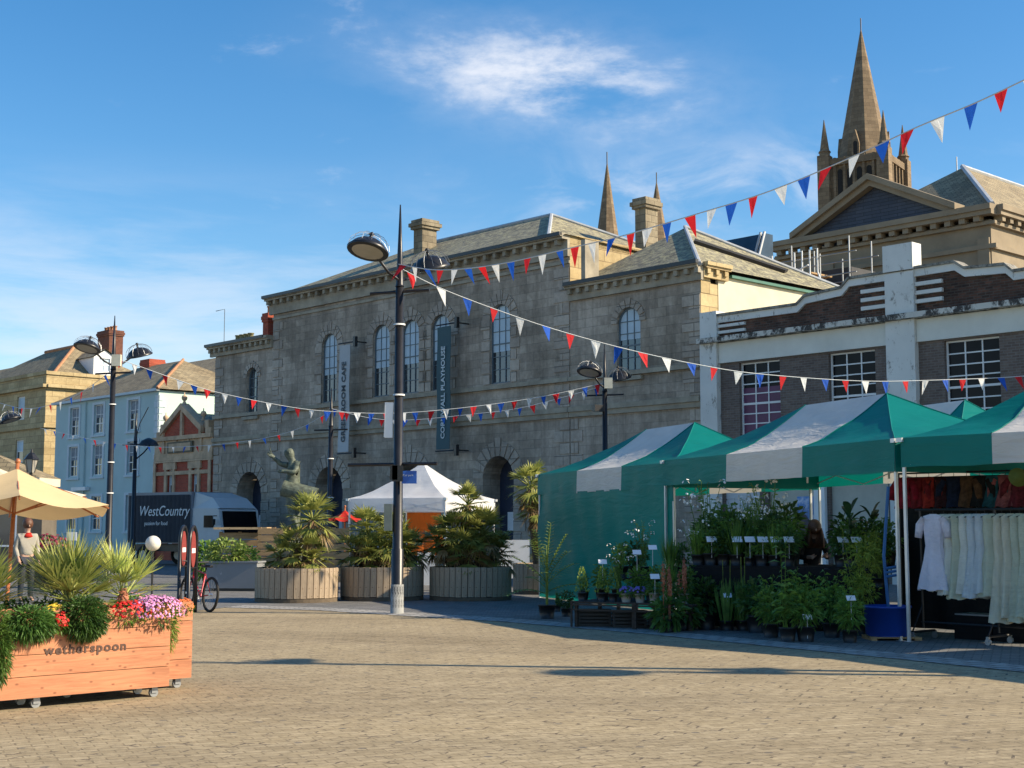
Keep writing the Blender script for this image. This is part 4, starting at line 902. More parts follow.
m=MB(); m.prism([(0,.5),(1.75,.5),(1.82,1.3),(1.62,2.35),(1.5,2.42),(.02,2.42)],FRONT,.05,2.25); m.build('cab',cabm,tk)
m=MB(); m.add([(0,.1,2.42),(1.6,.12,2.42),(.05,.15,3.1),(0,2.2,2.42),(1.6,2.18,2.42),(.05,2.15,3.1),(1.1,.2,2.85),(1.1,2.1,2.85)],[(0,1,6,2),(3,5,7,4),(1,4,7,6),(2,6,7,5)]); m.build('wind_deflector',cabm,tk)
m=MB(); m.prism([(.75,1.62),(1.30,1.62),(1.36,1.7),(1.26,2.12),(.75,2.12)],FRONT,.025,.06); m.build('side_window',mglass('dark window glass'),tk)
m=MB(); m.add([(1.835,.2,1.35),(1.835,2.1,1.35),(1.66,2.1,2.3),(1.66,.2,2.3)],[(0,1,2,3)]); m.build('windscreen',mglass('dark window glass'),tk)
m=MB(); m.box(1.78,1.84,.2,2.1,.75,1.05); m.build('grille',dkmet,tk)
for y in (.3,1.8): MB().box(1.80,1.86,y,y+.3,.8,1.0).build('headlight',whitef,tk)
m=MB(); m.obox((1.5,-.10,1.85),(.07,.12,.24)); m.tube([(1.5,.05,2.1),(1.5,-.12,2.1)],.02,5); m.build('wing_mirror',nearblack,tk)
for x in (.7,-3.1):
    for y in (.1,2.0):
        wl=MB(); wl.ring((x,y,.43),(0,1,0),.32,.11,24,8); ww=wl.build('wheel',nearblack,tk,True); MB().lathe([(.24,-.05),(.22,.05)],(0,0,0),16,0,Matrix.Translation((x,y,.43))@Matrix.Rotation(PI/2,4,'X')).build('rim',greymet,ww)
MB().box(-BL,1.5,.4,1.9,.6,.9).build('chassis',dkmet,tk)
# ---------------------------------------------------------------- foliage helpers
def blade(mb,p,d,n,L,w,droop=.15,m=0):
    s=d.cross(n)
    if s.length<1e-4: s=d.orthogonal()
    s=s.normalized()*w/2; g=Vector((0,0,-1))
    a=p; b=p+d*L*.5+g*droop*L*.2; c=p+d*L+g*droop*L
    mb.add([a-s*.4,a+s*.4,b+s,b-s,c],[(0,1,2,3),(3,2,4)],m)
def fan(mb,p,d,pet,L,nb,spread,w,rnd,droop=.25,m=0,pm=0):
    d=d.normalized(); up=Vector((0,0,1)); s=d.cross(up)
    if s.length<.2: s=d.orthogonal()
    s.normalize(); n=s.cross(d).normalized()
    e=p+d*pet; mb.tube([p,e],[.012*w/.03,.008*w/.03],4,pm,False)
    for k in range(nb):
        f=-spread+2*spread*k/(nb-1)+rnd.uniform(-.04,.04)
        dd=(d*math.cos(f)+s*math.sin(f)+n*rnd.uniform(-.08,.12)).normalized()
        blade(mb,e,dd,n,L*(1-.25*abs(f)/spread)*rnd.uniform(.88,1.05),w,droop*rnd.uniform(.5,1.4),m)
def crown(mb,c,n,pet,L,rnd,lo=-.5,hi=1.4,nb=14,spread=1.15,w=.03,droop=.25,m=0):
    for k in range(n):
        a=k*2.39996+rnd.uniform(-.2,.2); e=lo+(hi-lo)*((k+.5)/n)+rnd.uniform(-.1,.1)
        d=Vector((math.cos(a)*math.cos(e),math.sin(a)*math.cos(e),math.sin(e)))
        fan(mb,c+Vector((rnd.uniform(-.03,.03),rnd.uniform(-.03,.03),rnd.uniform(-.03,.03))),d,pet*rnd.uniform(.8,1.2),L*rnd.uniform(.8,1.1),nb,spread,w,rnd,droop,m)
def leaf(mb,p,d,L,w,rnd,m=0,droop=.3):
    n=Vector((rnd.uniform(-1,1),rnd.uniform(-1,1),rnd.uniform(.2,1))).normalized(); s=d.cross(n)
    if s.length<.05: s=d.orthogonal()
    s.normalize(); s*=w/2; q=p+d*L*.45; t=p+d*L+Vector((0,0,-droop*L))
    mb.add([p,q+s,t,q-s],[(0,1,2,3)],m)
def leafmass(mb,c,rx,ry,rz,n,L,w,rnd,m=0,up=.2,shell=.35):
    for _ in range(n):
        v=Vector((rnd.gauss(0,1),rnd.gauss(0,1),rnd.gauss(0,1))).normalized(); r=shell+(1-shell)*rnd.random()**.6
        p=Vector(c)+Vector((v.x*rx*r,v.y*ry*r,v.z*rz*r)); d=(v+Vector((rnd.uniform(-.6,.6),rnd.uniform(-.6,.6),rnd.uniform(-.5,.5)+up))).normalized()
        leaf(mb,p,d,L*rnd.uniform(.6,1.3),w*rnd.uniform(.7,1.2),rnd,m)
def stemmy(mb,base,n,h,spread,rnd,nl,L,w,m=0,r=.006,droop=.3):
    for _ in range(n):
        a=rnd.uniform(0,2*PI); d=Vector((math.cos(a)*spread*rnd.random(),math.sin(a)*spread*rnd.random(),1)).normalized(); hh=h*rnd.uniform(.7,1.1)
        b=Vector(base)+Vector((rnd.uniform(-.05,.05),rnd.uniform(-.05,.05),0)); mb.tube([b,b+d*hh*.5,b+d*hh],[r,r*.8,r*.4],4,m,False)
        for k in range(nl):
            t=(k+1)/nl; a2=k*2.4+a; dd=Vector((math.cos(a2),math.sin(a2),rnd.uniform(-.1,.6))).normalized(); leaf(mb,b+d*hh*(.15+.85*t),dd,L*rnd.uniform(.7,1.2)*(1.15-.5*t),w,rnd,m,droop)
def grass(mb,c,n,h,spread,rnd,w=.012,m=0,rad=.06):
    for _ in range(n):
        a=rnd.uniform(0,2*PI); q=rnd.random(); p=Vector(c)+Vector((math.cos(a)*rad*q,math.sin(a)*rad*q,0)); d=Vector((math.cos(a)*spread*q,math.sin(a)*spread*q,1)).normalized()
        blade(mb,p,d,Vector((math.cos(a),math.sin(a),.01)),h*rnd.uniform(.6,1.1),w,.1*q,m)
def blooms(mb,c,rx,ry,rz,n,s,rnd,m=0,top=True):
    for _ in range(n):
        v=Vector((rnd.gauss(0,1),rnd.gauss(0,1),rnd.gauss(0,1))).normalized()
        if top and v.z<-.35: v.z*=-1
        p=Vector(c)+Vector((v.x*rx,v.y*ry,v.z*rz))*rnd.uniform(.85,1.08); v=(v+Vector((rnd.uniform(-.4,.4),rnd.uniform(-.6,.2),.3))).normalized(); u=v.orthogonal().normalized(); w_=v.cross(u); ss=s*rnd.uniform(.7,1.2); k=6
        mb.add([p+v*ss*.2]+[p+(u*math.cos(2*PI*i/k)+w_*math.sin(2*PI*i/k))*ss*(1 if i%1==0 else .6)-v*ss*.1*(i%2) for i in range(k)],[(0,i+1,(i+1)%k+1) for i in range(k)],m)
# ---------------------------------------------------------------- foreground larch planters
pa1=G(169,686,.1); dirp=R(44.2)
def trough(label,loc,L,name='planter_box'):
    o=T(name,label,'planter',loc,dirp,'larch planters on castors')
    m=MB(); D_=.46; zb=.10; ht=.185
    for k in range(4):
        z=zb+k*(ht+.006)
        m.box(-L,0,-.0,.035,z,z+ht); m.box(-L,0,D_-.035,D_,z,z+ht); m.box(-.035,-.0005,.0355,D_-.0355,z,z+ht); m.box(-L+.0005,-L+.035,.0355,D_-.0355,z,z+ht)
    m.build('planks',larch,o)
    MB().box(-L+.036,-.036,.036,D_-.036,zb+.02,zb+.66).build('soil',soil,o)
    for x in (-.12,-L/2,-L+.12):
        for y in (.08,D_-.08):
            c=MB(); c.lathe([(.045,-.015),(.045,.015)],(0,0,0),14,0,Matrix.Translation((x,y,.045))@Matrix.Rotation(PI/2,4,'X')@Matrix.Rotation(0,4,'Z')); c.box(x-.03,x+.03,y-.028,y-.02,.04,.1); c.box(x-.03,x+.03,y+.02,y+.028,.04,.1); c.box(x-.04,x+.04,y-.035,y+.035,.094,.1); c.build('castor',greymet,o)
    return o
PL1=trough('front orange larch planter on castors with dark lettering, at bottom left',(pa1.x,pa1.y,0),2.6)
text('wetherspoon',.115,mplain('burnt lettering',(.09,.045,.03),.7,.2,4,bs=0),PL1,(-1.27,-.003,.47),(PI/2,0,0),'lettering',.002,1.1,sp=1.2,bold=.0035)
u1=Vector((math.cos(dirp),math.sin(dirp),0)); n1=Vector((-math.sin(dirp),math.cos(dirp),0))
PL2=trough('second orange larch planter tucked behind the lettered one',(pa1.x+u1.x*.56+n1.x*.52,pa1.y+u1.y*.56+n1.y*.52,0),2.6)
def fp(x,y,z): return Vector((pa1.x,pa1.y,0))+u1*x+n1*y+Vector((0,0,z))
def fplant(name,label,cat,x,y,build,z=.78,group=None):
    o=T(name,label,cat,fp(x,y,z),dirp,group); build(o); return o
rnd=random.Random(11)
def spiky(n,pet,L,nb,seed,mat=palmb,h=0,lo=.15,hi=1.45,w=.016):
    def f(o):
        r_=random.Random(seed); m=MB()
        crown(m,Vector((0,0,h)),n,pet,L,r_,lo,hi,nb,.85,w,.045); m.build('fronds',mat,o)
        t=MB(); t.tube([(0,0,-.1),(.01,0,h+.03)],[.05,.04],8); t.build('trunk',trunkm,o)
    return f
fplant('fan_palm','big spiky yellow green fan palm above the planter lettering','palm',-.74,.55,spiky(25,.27,.50,17,3,h=.12,lo=-.1,w=.022),group='fan palms in the larch planters')
fplant('fan_palm','bright fan palm rising behind the mauve daisies','palm',-.02,.9,spiky(17,.24,.44,16,5,h=.14,lo=-.1,w=.020),z=.76,group='fan palms in the larch planters')
fplant('fan_palm','low fan palm at the left edge beside the parasol pole','palm',-1.5,.75,spiky(20,.22,.44,16,6,h=.10,w=.02),group='fan palms in the larch planters')
fplant('fan_palm','duller fan palm filling the gap between the two bright ones','palm',-.45,1.25,spiky(30,.18,.46,16,8,mat=palml,h=.1),group='fan palms in the larch planters')
def hang_bush(nl,rx,ry,rz,L,w,mat,seed,nm='leaves',z=0,extra=None):
    def f(o):
        r_=random.Random(seed); m=MB(); leafmass(m,(0,0,z),rx,ry,rz,nl,L,w,r_,up=-.1,shell=.2); m.build(nm,mat,o)
        if extra: extra(o,r_)
    return f
needle=mleaf('needle green leaves',(.13,.25,.05),(.035,.085,.018),9)
fplant('trailing_shrub','dense dark green bush spilling over the planter above its lettering','shrub',-.90,-.02,hang_bush(4200,.22,.14,.20,.05,.015,needle,21,z=-.0))
fplant('trailing_shrub','drooping dark green bush spilling over the far left of the planter','shrub',-1.42,0,hang_bush(3000,.25,.13,.13,.08,.014,needle,22,z=-.02))
fplant('trailing_shrub','light green trailing plant hanging low at the left edge','shrub',-1.72,-.03,hang_bush(2600,.12,.10,.36,.06,.013,mleaf('light trailing leaves',(.16,.26,.05),(.05,.11,.02)),23,z=-.20))
def fl(n,rx,ry,rz,s,mat,seed,z=.03,nl=350,lm=None,L=.045):
    def f(o):
        r_=random.Random(seed); m=MB(); leafmass(m,(0,0,z-.02),rx*.95,ry*.95,rz*.9,nl,L,.02,r_); m.build('leaves',lm or leafg,o)
        m=MB(); blooms(m,(0,0,z),rx,ry,rz,n,s,r_); m.build('flowers',mat,o)
    return f
fplant('daisy_plant','mauve daisies spilling over the right end of the front planter','flowers',-.14,.03,fl(620,.28,.20,.15,.0125,petals['purple'],31))
fplant('begonia_plant','bright red begonias left of the mauve daisies','flowers',-.42,.03,fl(300,.22,.13,.11,.0135,petals['red'],32))
fplant('begonia_plant','small red begonias between the two dark green bushes','flowers',-1.14,-.02,fl(80,.10,.09,.09,.019,petals['red'],33,z=-.02,nl=150))
fplant('marigold_plant','pale yellow flowers above the small red begonias','flowers',-1.10,.16,fl(70,.12,.1,.08,.019,petals['yellow'],34,z=.05,nl=200,lm=leafy))
fplant('salvia_plant','orange red flower spike between the dark bush and the red begonias','flowers',-.44,.12,fl(70,.05,.05,.13,.018,petals['coral'],35,z=.12,nl=60))
fplant('daisy_plant','sparse pale pink flowers behind the mauve daisies','flowers',-.22,.32,fl(40,.22,.12,.12,.014,petals['pink'],36,z=.08,nl=400))
fplant('begonia_plant','orange begonias in the corner of the rear planter','flowers',.50,.60,fl(90,.10,.09,.08,.018,mplain('orange petals',(.70,.16,.04),.6,.3,20,bs=0),37))
fplant('trailing_shrub','yellow green grass trailing down the rear planter corner','shrub',.28,.48,hang_bush(500,.07,.06,.24,.06,.010,leafy,38,z=-.16))
fplant('shrub','dark leafy underplanting between the palms of the larch planters','shrub',-.9,.75,hang_bush(1500,.95,.28,.16,.07,.03,leafd,39,z=.0))
# ---------------------------------------------------------------- parasol
def parasol(name,label,loc,Rr,zr,za,mat,n=6,rot=0,pole=polewood,ps=.028,group=None):
    o=T(name,label,'parasol',loc,rot,group)
    MB().tube([(0,0,0),(0,0,za+.1)],ps,10).build('pole',pole,o,True); MB().ball((0,0,za+.1),.04).build('finial',pole,o,True)
    m=MB(); rim=[Vector((Rr*math.cos(2*PI*k/n),Rr*math.sin(2*PI*k/n),zr)) for k in range(n)]
    for k in range(n):
        a,b=rim[k],rim[(k+1)%n]; t=Vector((0,0,za)); 
        m.patch(t,t+Vector((.001,0,0)),b,a,8,8,lambda u,v,p:Vector((0,0,-.10*math.sin(PI*u)*v*v-.05*math.sin(PI*v))))
    m.build('canopy',mat,o,True)
    m=MB()
    for k in range(n):
        m.tube([(0,0,za-.06),rim[k]-Vector((0,0,.05))],.013,5); m.tube([(0,0,zr-.12),rim[k]*.55+Vector((0,0,(za*.45+zr*.55)-zr*.55-.08))],.012,5)
    m.build('ribs',pole,o); return o
pp=parasol('parasol','large sand coloured parasol with a varnished wooden pole at the left edge',WX(3,19),1.36,1.92,2.42,parac,6,R(-8)); pp.rotation_euler.x=R(-5)
parasol('parasol','paler parasol half hidden behind the sand coloured one',WX(-14,23),1.5,2.15,2.62,mcloth('pale parasol cloth',(.75,.65,.48),.18,.85,.25,1.2),6,R(20))
parasol('parasol','small red parasol beside the white gazebo',WX(344,42),.5,1.88,2.14,redc,6,0)
# ---------------------------------------------------------------- round wooden planters with palms
def round_planter(label,px,Y,r,zt=.74):
    o=T('round_planter',label,'planter',WX(px,Y),0,'round slatted wooden planters')
    m=MB(); n=int(r*46)
    for k in range(n):
        a=2*PI*k/n; wv=2*PI*r/n*.90; m.obox((r*math.cos(a),r*math.sin(a),.1+(zt-.1)/2),(.04,wv,zt-.1+random.uniform(-.012,.012)),a)
    m.build('staves',oldwood,o); MB().lathe([(r*1.02,.0),(r*1.02,.09)],(0,0,0),40).build('base_ring',mplain('dark base board',(.12,.09,.06),.9,.3,3),o)
    MB().lathe([(r-.03,.1),(r-.03,zt-.06)],(0,0,0),36).build('soil',soil,o); return o
for lab,px,Y,r in (('round slatted planter left of the middle lamp post, below the statue',296.5,30.95,.885),('round slatted planter right behind the middle lamp post',382,31.7,.91),('round slatted planter in front of the white gazebo',470.5,31.7,.90),('round slatted planter half hidden by the green tent',544,34.6,.74)): round_planter(lab,px,Y,r)
def cpalm(label,px,Y,cr,mat=palml,seed=1,low=None):
    o=T('palm',label,'palm',WX(px,Y,.66),0,'palms in the round planters'); r_=random.Random(seed)
    t=MB(); f=MB(); dd=MB()
    for (x,y,z,L,n) in cr:
        t.tube([(x*.4,y*.4,0),(x*.8,y*.8,z*.5),(x,y,z)],[.09,.08,.07],8)
        crown(f,Vector((x,y,z)),int(n*1.3),L*.6,L*.72,r_,-.7,1.4,15,1.3,.045,.2)
        crown(dd,Vector((x,y,z-.05)),max(6,n//2),L*.6,L*.62,r_,-1.2,-.35,11,1.0,.04,.4)
    t.build('trunk',trunkm,o,True); f.build('fronds',mat,o); dd.build('dry_fronds',deadl,o); return o
cpalm('tall palm with broad fans below the statue, left of the middle lamp post',298,30.9,[(.28,0,1.12,.62,18),(-.05,-.1,.5,.55,16),(.35,-.2,.3,.52,14),(-.45,.1,.3,.45,10)],seed=1)
cpalm('bushy low palm clump behind the middle lamp post',383,31.6,[(-.35,0,.85,.55,20),(.25,-.1,.6,.62,24),(-.2,-.2,.3,.6,20),(.55,.1,.4,.55,16),(-.65,0,.4,.5,12)],seed=2)
cpalm('palm with a small high crown in front of the white gazebo',470,31.6,[(-.05,0,1.45,.50,16),(-.35,-.1,.75,.62,24),(.3,-.1,.8,.62,24),(.0,-.3,.35,.6,20),(.6,.1,.35,.55,16),(-.75,.1,.6,.5,12)],seed=3)
cpalm('slim palm with drooping fans next to the green tent',541,34.5,[(-.25,0,1.95,.6,18),(-.1,-.1,1.4,.5,14),(.1,.1,.5,.5,12)],seed=4)
# green tubs etc. behind
q=T('white_barrier','white board barrier between the last two round planters','barrier',WX(511,38))
m=MB(); m.box(-.38,.5,0,.05,.25,1.28); m.build('board',whitef,q); MB().box(-.3,-.22,-.02,.3,0,.25).build('foot',dkmet,q); MB().box(.3,.38,-.02,.3,0,.25).build('foot',dkmet,q)
q=T('white_barrier','low white barrier seen between two palm planters','barrier',WX(426,36)); m=MB(); m.box(-.22,.22,0,.05,.15,.98); m.build('board',whitef,q); MB().box(-.2,-.12,-.02,.3,0,.15).build('foot',dkmet,q); MB().box(.12,.2,-.02,.3,0,.15).build('foot',dkmet,q)
# rectangular zinc planter with shrubs
q=T('metal_planter','long grey metal planter with scratched front beside the bicycle','planter',WX(231,35.8),R(-6))
m=MB(); m.box(-.68,.66,0,.7,.08,.75); m.box(-.71,.69,-.03,.73,.72,.76); m.build('trough',mstained('scratched grey metal',(.24,.25,.26),(.42,.42,.42),2,.6,.62),q); MB().box(-.6,.6,.05,.65,0,.08).build('plinth',dkmet,q)
q=T('shrub','yellow green shrub growing in the grey metal planter','shrub',WX(226,36.1,.72)); m=MB(); r_=random.Random(41); leafmass(m,(0,0,.25),.52,.3,.36,800,.14,.06,r_); m.build('leaves',mleaf('shrub leaves',(.28,.34,.08),(.08,.14,.03)),q)
q=T('shrub','darker shrub at the right end of the grey metal planter','shrub',WX(245,36.2,.72)); m=MB(); leafmass(m,(0,0,.15),.35,.3,.25,400,.12,.05,r_); m.build('leaves',leafd,q)
q=T('shrub','leafy shrub between the bicycle stands and the lorry cab','shrub',WX(206,40,.1)); m=MB(); leafmass(m,(0,0,.6),.40,.4,.55,700,.15,.07,r_); m.build('leaves',leafg,q)
# pallet wood bar and screens
def slats(o,x0,x1,z0,z1,n,y=0,post=True):
    m=MB(); h=(z1-z0)/n
    for k in range(n): m.box(x0,x1,y,y+.025,z0+k*h,z0+k*h+h*.86)
    m.build('slats',palwood,o)
    for x in (x0,(x0+x1)/2-.04,x1-.08): MB().box(x,x+.08,y+.0255,y+.11,0,z1).build('post',palwood,o)
q=T('pallet_bar','pallet wood bar with a pale plank counter, behind the grey metal planter','bar',WX(232,38))
slats(q,-.38,.72,.35,1.5,6); m=MB(); m.box(-.48,.95,-.25,.5,1.56,1.62); m.build('counter',mwood('pale plank',(.62,.44,.24),(.48,.32,.16)),q)
q=T('wooden_screen','dark slatted wooden screen just left of the tall palm','screen',WX(270,37.5)); slats(q,-.35,.5,.3,1.62,7)
q=T('wooden_screen','slatted wooden screen between the first two round planters','screen',WX(333,36.5)); slats(q,-.4,.4,.2,1.62,7)
# ---------------------------------------------------------------- white gazebo
def tent(name,label,cat,loc,rz,L,D_,zb,zt,zp,ra,rb,mats,group=None,stripe=True,walls=(),legs=True,sag=.12,seed=0,trap=True):
    """pop-up tent; local x along its front, y inward; ridge from x=ra to x=rb at y=D_/2"""
    o=T(name,label,cat,loc,rz,group); rr=random.Random(seed); ym=D_/2
    def wr(u,v,p):
        k=noise.noise(Vector((p.x*1.1+seed,p.y*1.1,p.z*2.3)))*.05+noise.noise(Vector((p.x*5+seed,p.y*1.5,p.z*6)))*.022
        return Vector((0,0,-sag*math.sin(PI*v)*(1-.3*v)+k*math.sin(PI*min(1,v*1.4)) if v<1 else 0))
    g,wc=mats
    A=(ra,ym,zp);B=(rb,ym,zp); t3=L/3
    G_=MB(); W_=MB()
    for y0,sg in ((0,1),(D_,-1)):
        if stripe:
            W_.patch((t3,y0,zt),(2*t3,y0,zt),B,A,14,12,wr)
            G_.patch((0,y0,zt),(t3,y0,zt),A,A,8,12,wr); G_.patch((2*t3,y0,zt),(L,y0,zt),B,B,8,12,wr)
        else: G_.patch((0,y0,zt),(L,y0,zt),B,A,16,12,wr)
    G_.patch((L,0,zt),(L,D_,zt),B,B,12,12,wr); G_.patch((0,D_,zt),(0,0,zt),A,A,12,12,wr)
    c=G_.build('canopy',g,o,True)
    if stripe:
        W_.build('canopy_stripe',wc,o,True)
        for e0,e1 in (((t3,0,zt),A),((2*t3,0,zt),B),((L,0,zt),B),((L,D_,zt),B)):
            m=MB(); pts=[]
            for k in range(13):
                v=k/12; q0=Vector(e0).lerp(Vector(e1),v); pts.append(q0+wr(0,v,q0)+Vector((0,0,.006)))
            m.tube(pts,.010,4); m.build('seam',g,o)
    def vf(u,v,p): return Vector((0,0,0))+Vector((0,-.02*math.sin(u*19+seed)*v,-.015*math.sin(u*PI)*0+.02*noise.noise(Vector((p.x*1.5+seed,p.y,3)))*v))
    for y0 in (0,D_):
        for i in range(3):
            V=MB(); V.patch((i*t3,y0,zt),((i+1)*t3,y0,zt),((i+1)*t3,y0,zb),(i*t3,y0,zb),10,3,vf); V.build('valance_stripe' if (i==1 and stripe) else 'valance',wc if (i==1 and stripe) else g,o,True)
    for x0 in (0,L): V=MB(); V.patch((x0,0,zt),(x0,D_,zt),(x0,D_,zb),(x0,0,zb),10,3,lambda u,v,p:Vector((.02*math.sin(u*17)*v,0,0))); V.build('valance',g,o,True)
    if legs:
        for x,y in ((.03,.03),(L-.03,.03),(L-.03,D_-.03),(.03,D_-.03)):
            m=MB(); m.box(x-.02,x+.02,y-.02,y+.02,0,zt-.02); m.box(x-.05,x+.05,y-.05,y+.05,0,.012); m.build('leg',alum,o)
        m=MB(); nseg=4 if L>5 else 2
        for y in (.03,D_-.03):
            for i in range(nseg):
                a,b=.03+(L-.06)*i/nseg,.03+(L-.06)*(i+1)/nseg
                m.tube([(a,y,zb+.02),(b,y,zt-.08)],.013,5); m.tube([(a,y,zt-.08),(b,y,zb+.02)],.013,5)
            m.build('truss',alum,o); m=MB()
        for x in (.03,L-.03):
            for i in range(2):
                a,b=.03+(D_-.06)*i/2,.03+(D_-.06)*(i+1)/2
                m.tube([(x,a,zb+.02),(x,b,zt-.08)],.013,5); m.tube([(x,a,zt-.08),(x,b,zb+.02)],.013,5)
            m.build('truss',alum,o); m=MB()
        for xr in ((ra,rb) if rb-ra>.1 else (ra,)): MB().tube([(xr,ym,zb),(xr,ym,zp-.03)],.02,6).build('peak_pole',alum,o)
        for x,y in ((0,0),(L,0),(L,D_),(0,D_)): MB().box(x-.045,x+.045,y-.045,y+.045,zt-.06,zt-.0).build('corner_bracket',alum,o)
    for (x0,x1,side) in walls:
        m=MB()
        if side=='F': m.patch((x0,.012,zb+.03),(x1,.012,zb+.03),(x1,.012,.03),(x0,.012,.03),24,10,lambda u,v,p:Vector((0,.05*noise.noise(Vector((p.x*1.2,p.z*1.1,seed)))+.02*math.sin(p.x*7+p.z*3),0)))
        if side=='R': m.patch((x1-.012,0,zb+.03),(x1-.012,D_,zb+.03),(x1-.012,D_,.03),(x1-.012,0,.03),12,10,lambda u,v,p:Vector((.05*noise.noise(Vector((p.y*1.2,p.z*1.1,seed))),0,0)))
        if side=='L': m.patch((x0+.012,0,zb+.03),(x0+.012,D_,zb+.03),(x0+.012,D_,.03),(x0+.012,0,.03),12,10)
        if side=='B': m.patch((x0,D_-.012,zb+.03),(x1,D_-.012,zb+.03),(x1,D_-.012,.03),(x0,D_-.012,.03),12,10)
        m.build('side_wall',g,o,True)
    return o
gz=WX(347,36.6)
tent('gazebo','white pop up gazebo behind the palms, with a pointed roof','gazebo',gz,R(-28),2.95,2.6,2.02,2.36,3.32,1.47,1.48,(whiteg,whiteg),stripe=False,seed=3,sag=.14)
q=T('cloth_panel','orange cloth panel hanging under the white gazebo','panel',WX(424,36.4)); m=MB(); m.patch((-.45,0,2.0),(.42,0,2.0),(.55,0,.9),(-.45,0,.9),10,8,lambda u,v,p:Vector((0,.03*math.sin(u*15),0))); m.build('cloth',oranc,q); m=MB(); m.tube([(-.47,0,0),(-.47,0,2.02)],.02,6); m.tube([(.57,0,0),(.57,0,2.02)],.02,6); m.tube([(-.47,0,2.02),(.57,0,2.02)],.02,6); m.build('frame',alum,q)
# ---------------------------------------------------------------- cycle stands and bicycle
def cstand(label,px,Y):
    o=T('cycle_stand',label,'bike stand',WX(px,Y),R(90),'tall black cycle hoops')
    m=MB(); pts=[(-.30,0,0),(-.30,0,1.3)]+[(-.30*math.cos(PI*k/10),0,1.3+.33*math.sin(PI*k/10)) for k in range(1,10)]+[(.30,0,1.3),(.30,0,0)]
    m.tube(pts,.035,8); m.tube([(-.3,0,.85),(.3,0,.85)],.02,6); m.build('hoop',dkmet,o,True)
    m=MB(); n=24; ol=[(.20*math.cos(2*PI*k/n),1.2+.34*math.sin(2*PI*k/n)) for k in range(n)]; m.prism(ol,FRONT,-.012,.012); m.build('red_plate',mplain('faded red plate',(.26,.045,.04),.5,.15,3,bs=0),o)
    m=MB(); m.box(-.14,.14,-.016,-.0125,1.13,1.22); m.box(-.14,.14,.0125,.016,1.13,1.22); m.build('white_bar',whitef,o); return o
cstand('tall black cycle hoop with a red plate, the left one of the pair',182,27.6); cstand('tall black cycle hoop with a red plate, nearest the bicycle',191.5,26.6)
bk=T('bicycle','red bicycle leaning at the black cycle hoops','bicycle',WX(209,27.0),0)
bk.rotation_euler=(0,0,math.atan2(.86,-.66)); bk.rotation_euler.x=R(4)
red=mplain('red bicycle paint',(.45,.02,.04),.3,.1,4,bs=0)
for x in (0,1.04):
    m=MB(); m.ring((x,0,.335),(0,1,0),.312,.027,36,8); wl=m.build('wheel',nearblack,bk,True)
    m=MB(); m.ring((x,0,.335),(0,1,0),.295,.008,36,5)
    for k in range(16): a=2*PI*k/16; m.tube([(x,0,.335),(x+.29*math.cos(a),0,.335+.29*math.sin(a))],.002,3,cap=False)
    m.lathe([(.025,-.03),(.025,.03)],(0,0,0),8,0,Matrix.Translation((x,0,.335))@Matrix.Rotation(PI/2,4,'X')); m.build('spokes',alum,wl)
m=MB(); bb=(.43,0,.28); stp=(.30,0,.72); hd=(.80,0,.80); hl=(.84,0,.66)
m.tube([bb,stp],.017,8); m.tube([stp,hd],.016,8); m.tube([bb,hl],.019,8); m.tube([hd,hl],.02,8); m.tube([bb,(0,0,.335)],.011,6); m.tube([stp,(0,0,.335)],.009,6); m.tube([hl,(1.0,.0,.38),(1.04,0,.335)],.014,6); m.build('frame',red,bk,True)
m=MB(); m.tube([stp,(.28,0,.84)],.012,6); m.obox((.26,0,.87),(.26,.13,.05)); m.build('saddle',dkmet,bk,True)
m=MB(); m.tube([hd,(.79,0,.92)],.013,6); m.tube([(.80,-.28,.95),(.79,0,.93),(.80,.28,.95)],.013,6); m.build('handlebar',dkmet,bk)
m=MB(); m.ring(bb,(0,1,0),.09,.008,20,5); m.tube([(.43,-.06,.28),(.52,-.06,.14)],.01,5); m.tube([(.43,.06,.28),(.34,.06,.42)],.01,5); m.obox((.52,-.1,.14),(.1,.08,.02)); m.obox((.34,.1,.42),(.1,.08,.02)); m.build('crank',greymet,bk)
# white globe on a thin post
q=T('globe_post','round white globe on a thin post behind the bright palms','globe light',WX(151,24)); MB().tube([(0,0,0),(0,0,1.2)],.018,6).build('post',dkmet,q); MB().ball((0,0,1.34),.13,0,20,14).build('globe',mplain('white globe',(.72,.68,.60),.5,.12,5,bs=.2),q,True)
# background left : planters with dark red bedding, chair, person
q=T('flower_tub','dark tub of crimson bedding plants in front of the sandstone house','planter',WX(46,38)); MB().lathe([(.42,0),(.5,1.0),(.52,1.02)],(0,0,0),16).build('tub',dkmet,q); m=MB(); r_=random.Random(55); leafmass(m,(0,0,1.15),.55,.5,.25,500,.08,.05,r_); m.build('leaves',leafd,q); m=MB(); blooms(m,(0,0,1.15),.58,.5,.28,150,.04,r_); m.build('flowers',petals['darkred'],q)
for k,(px,Y,lab) in enumerate(((70,34,'small white square board on a post above the palms'),)):
    q=T('notice_board',lab,'sign',WX(px,Y)); MB().tube([(0,0,0),(0,0,1.35)],.02,6).build('post',greymet,q); MB().box(-.12,.12,-.02,.0,1.3,1.5).build('board',whitef,q)
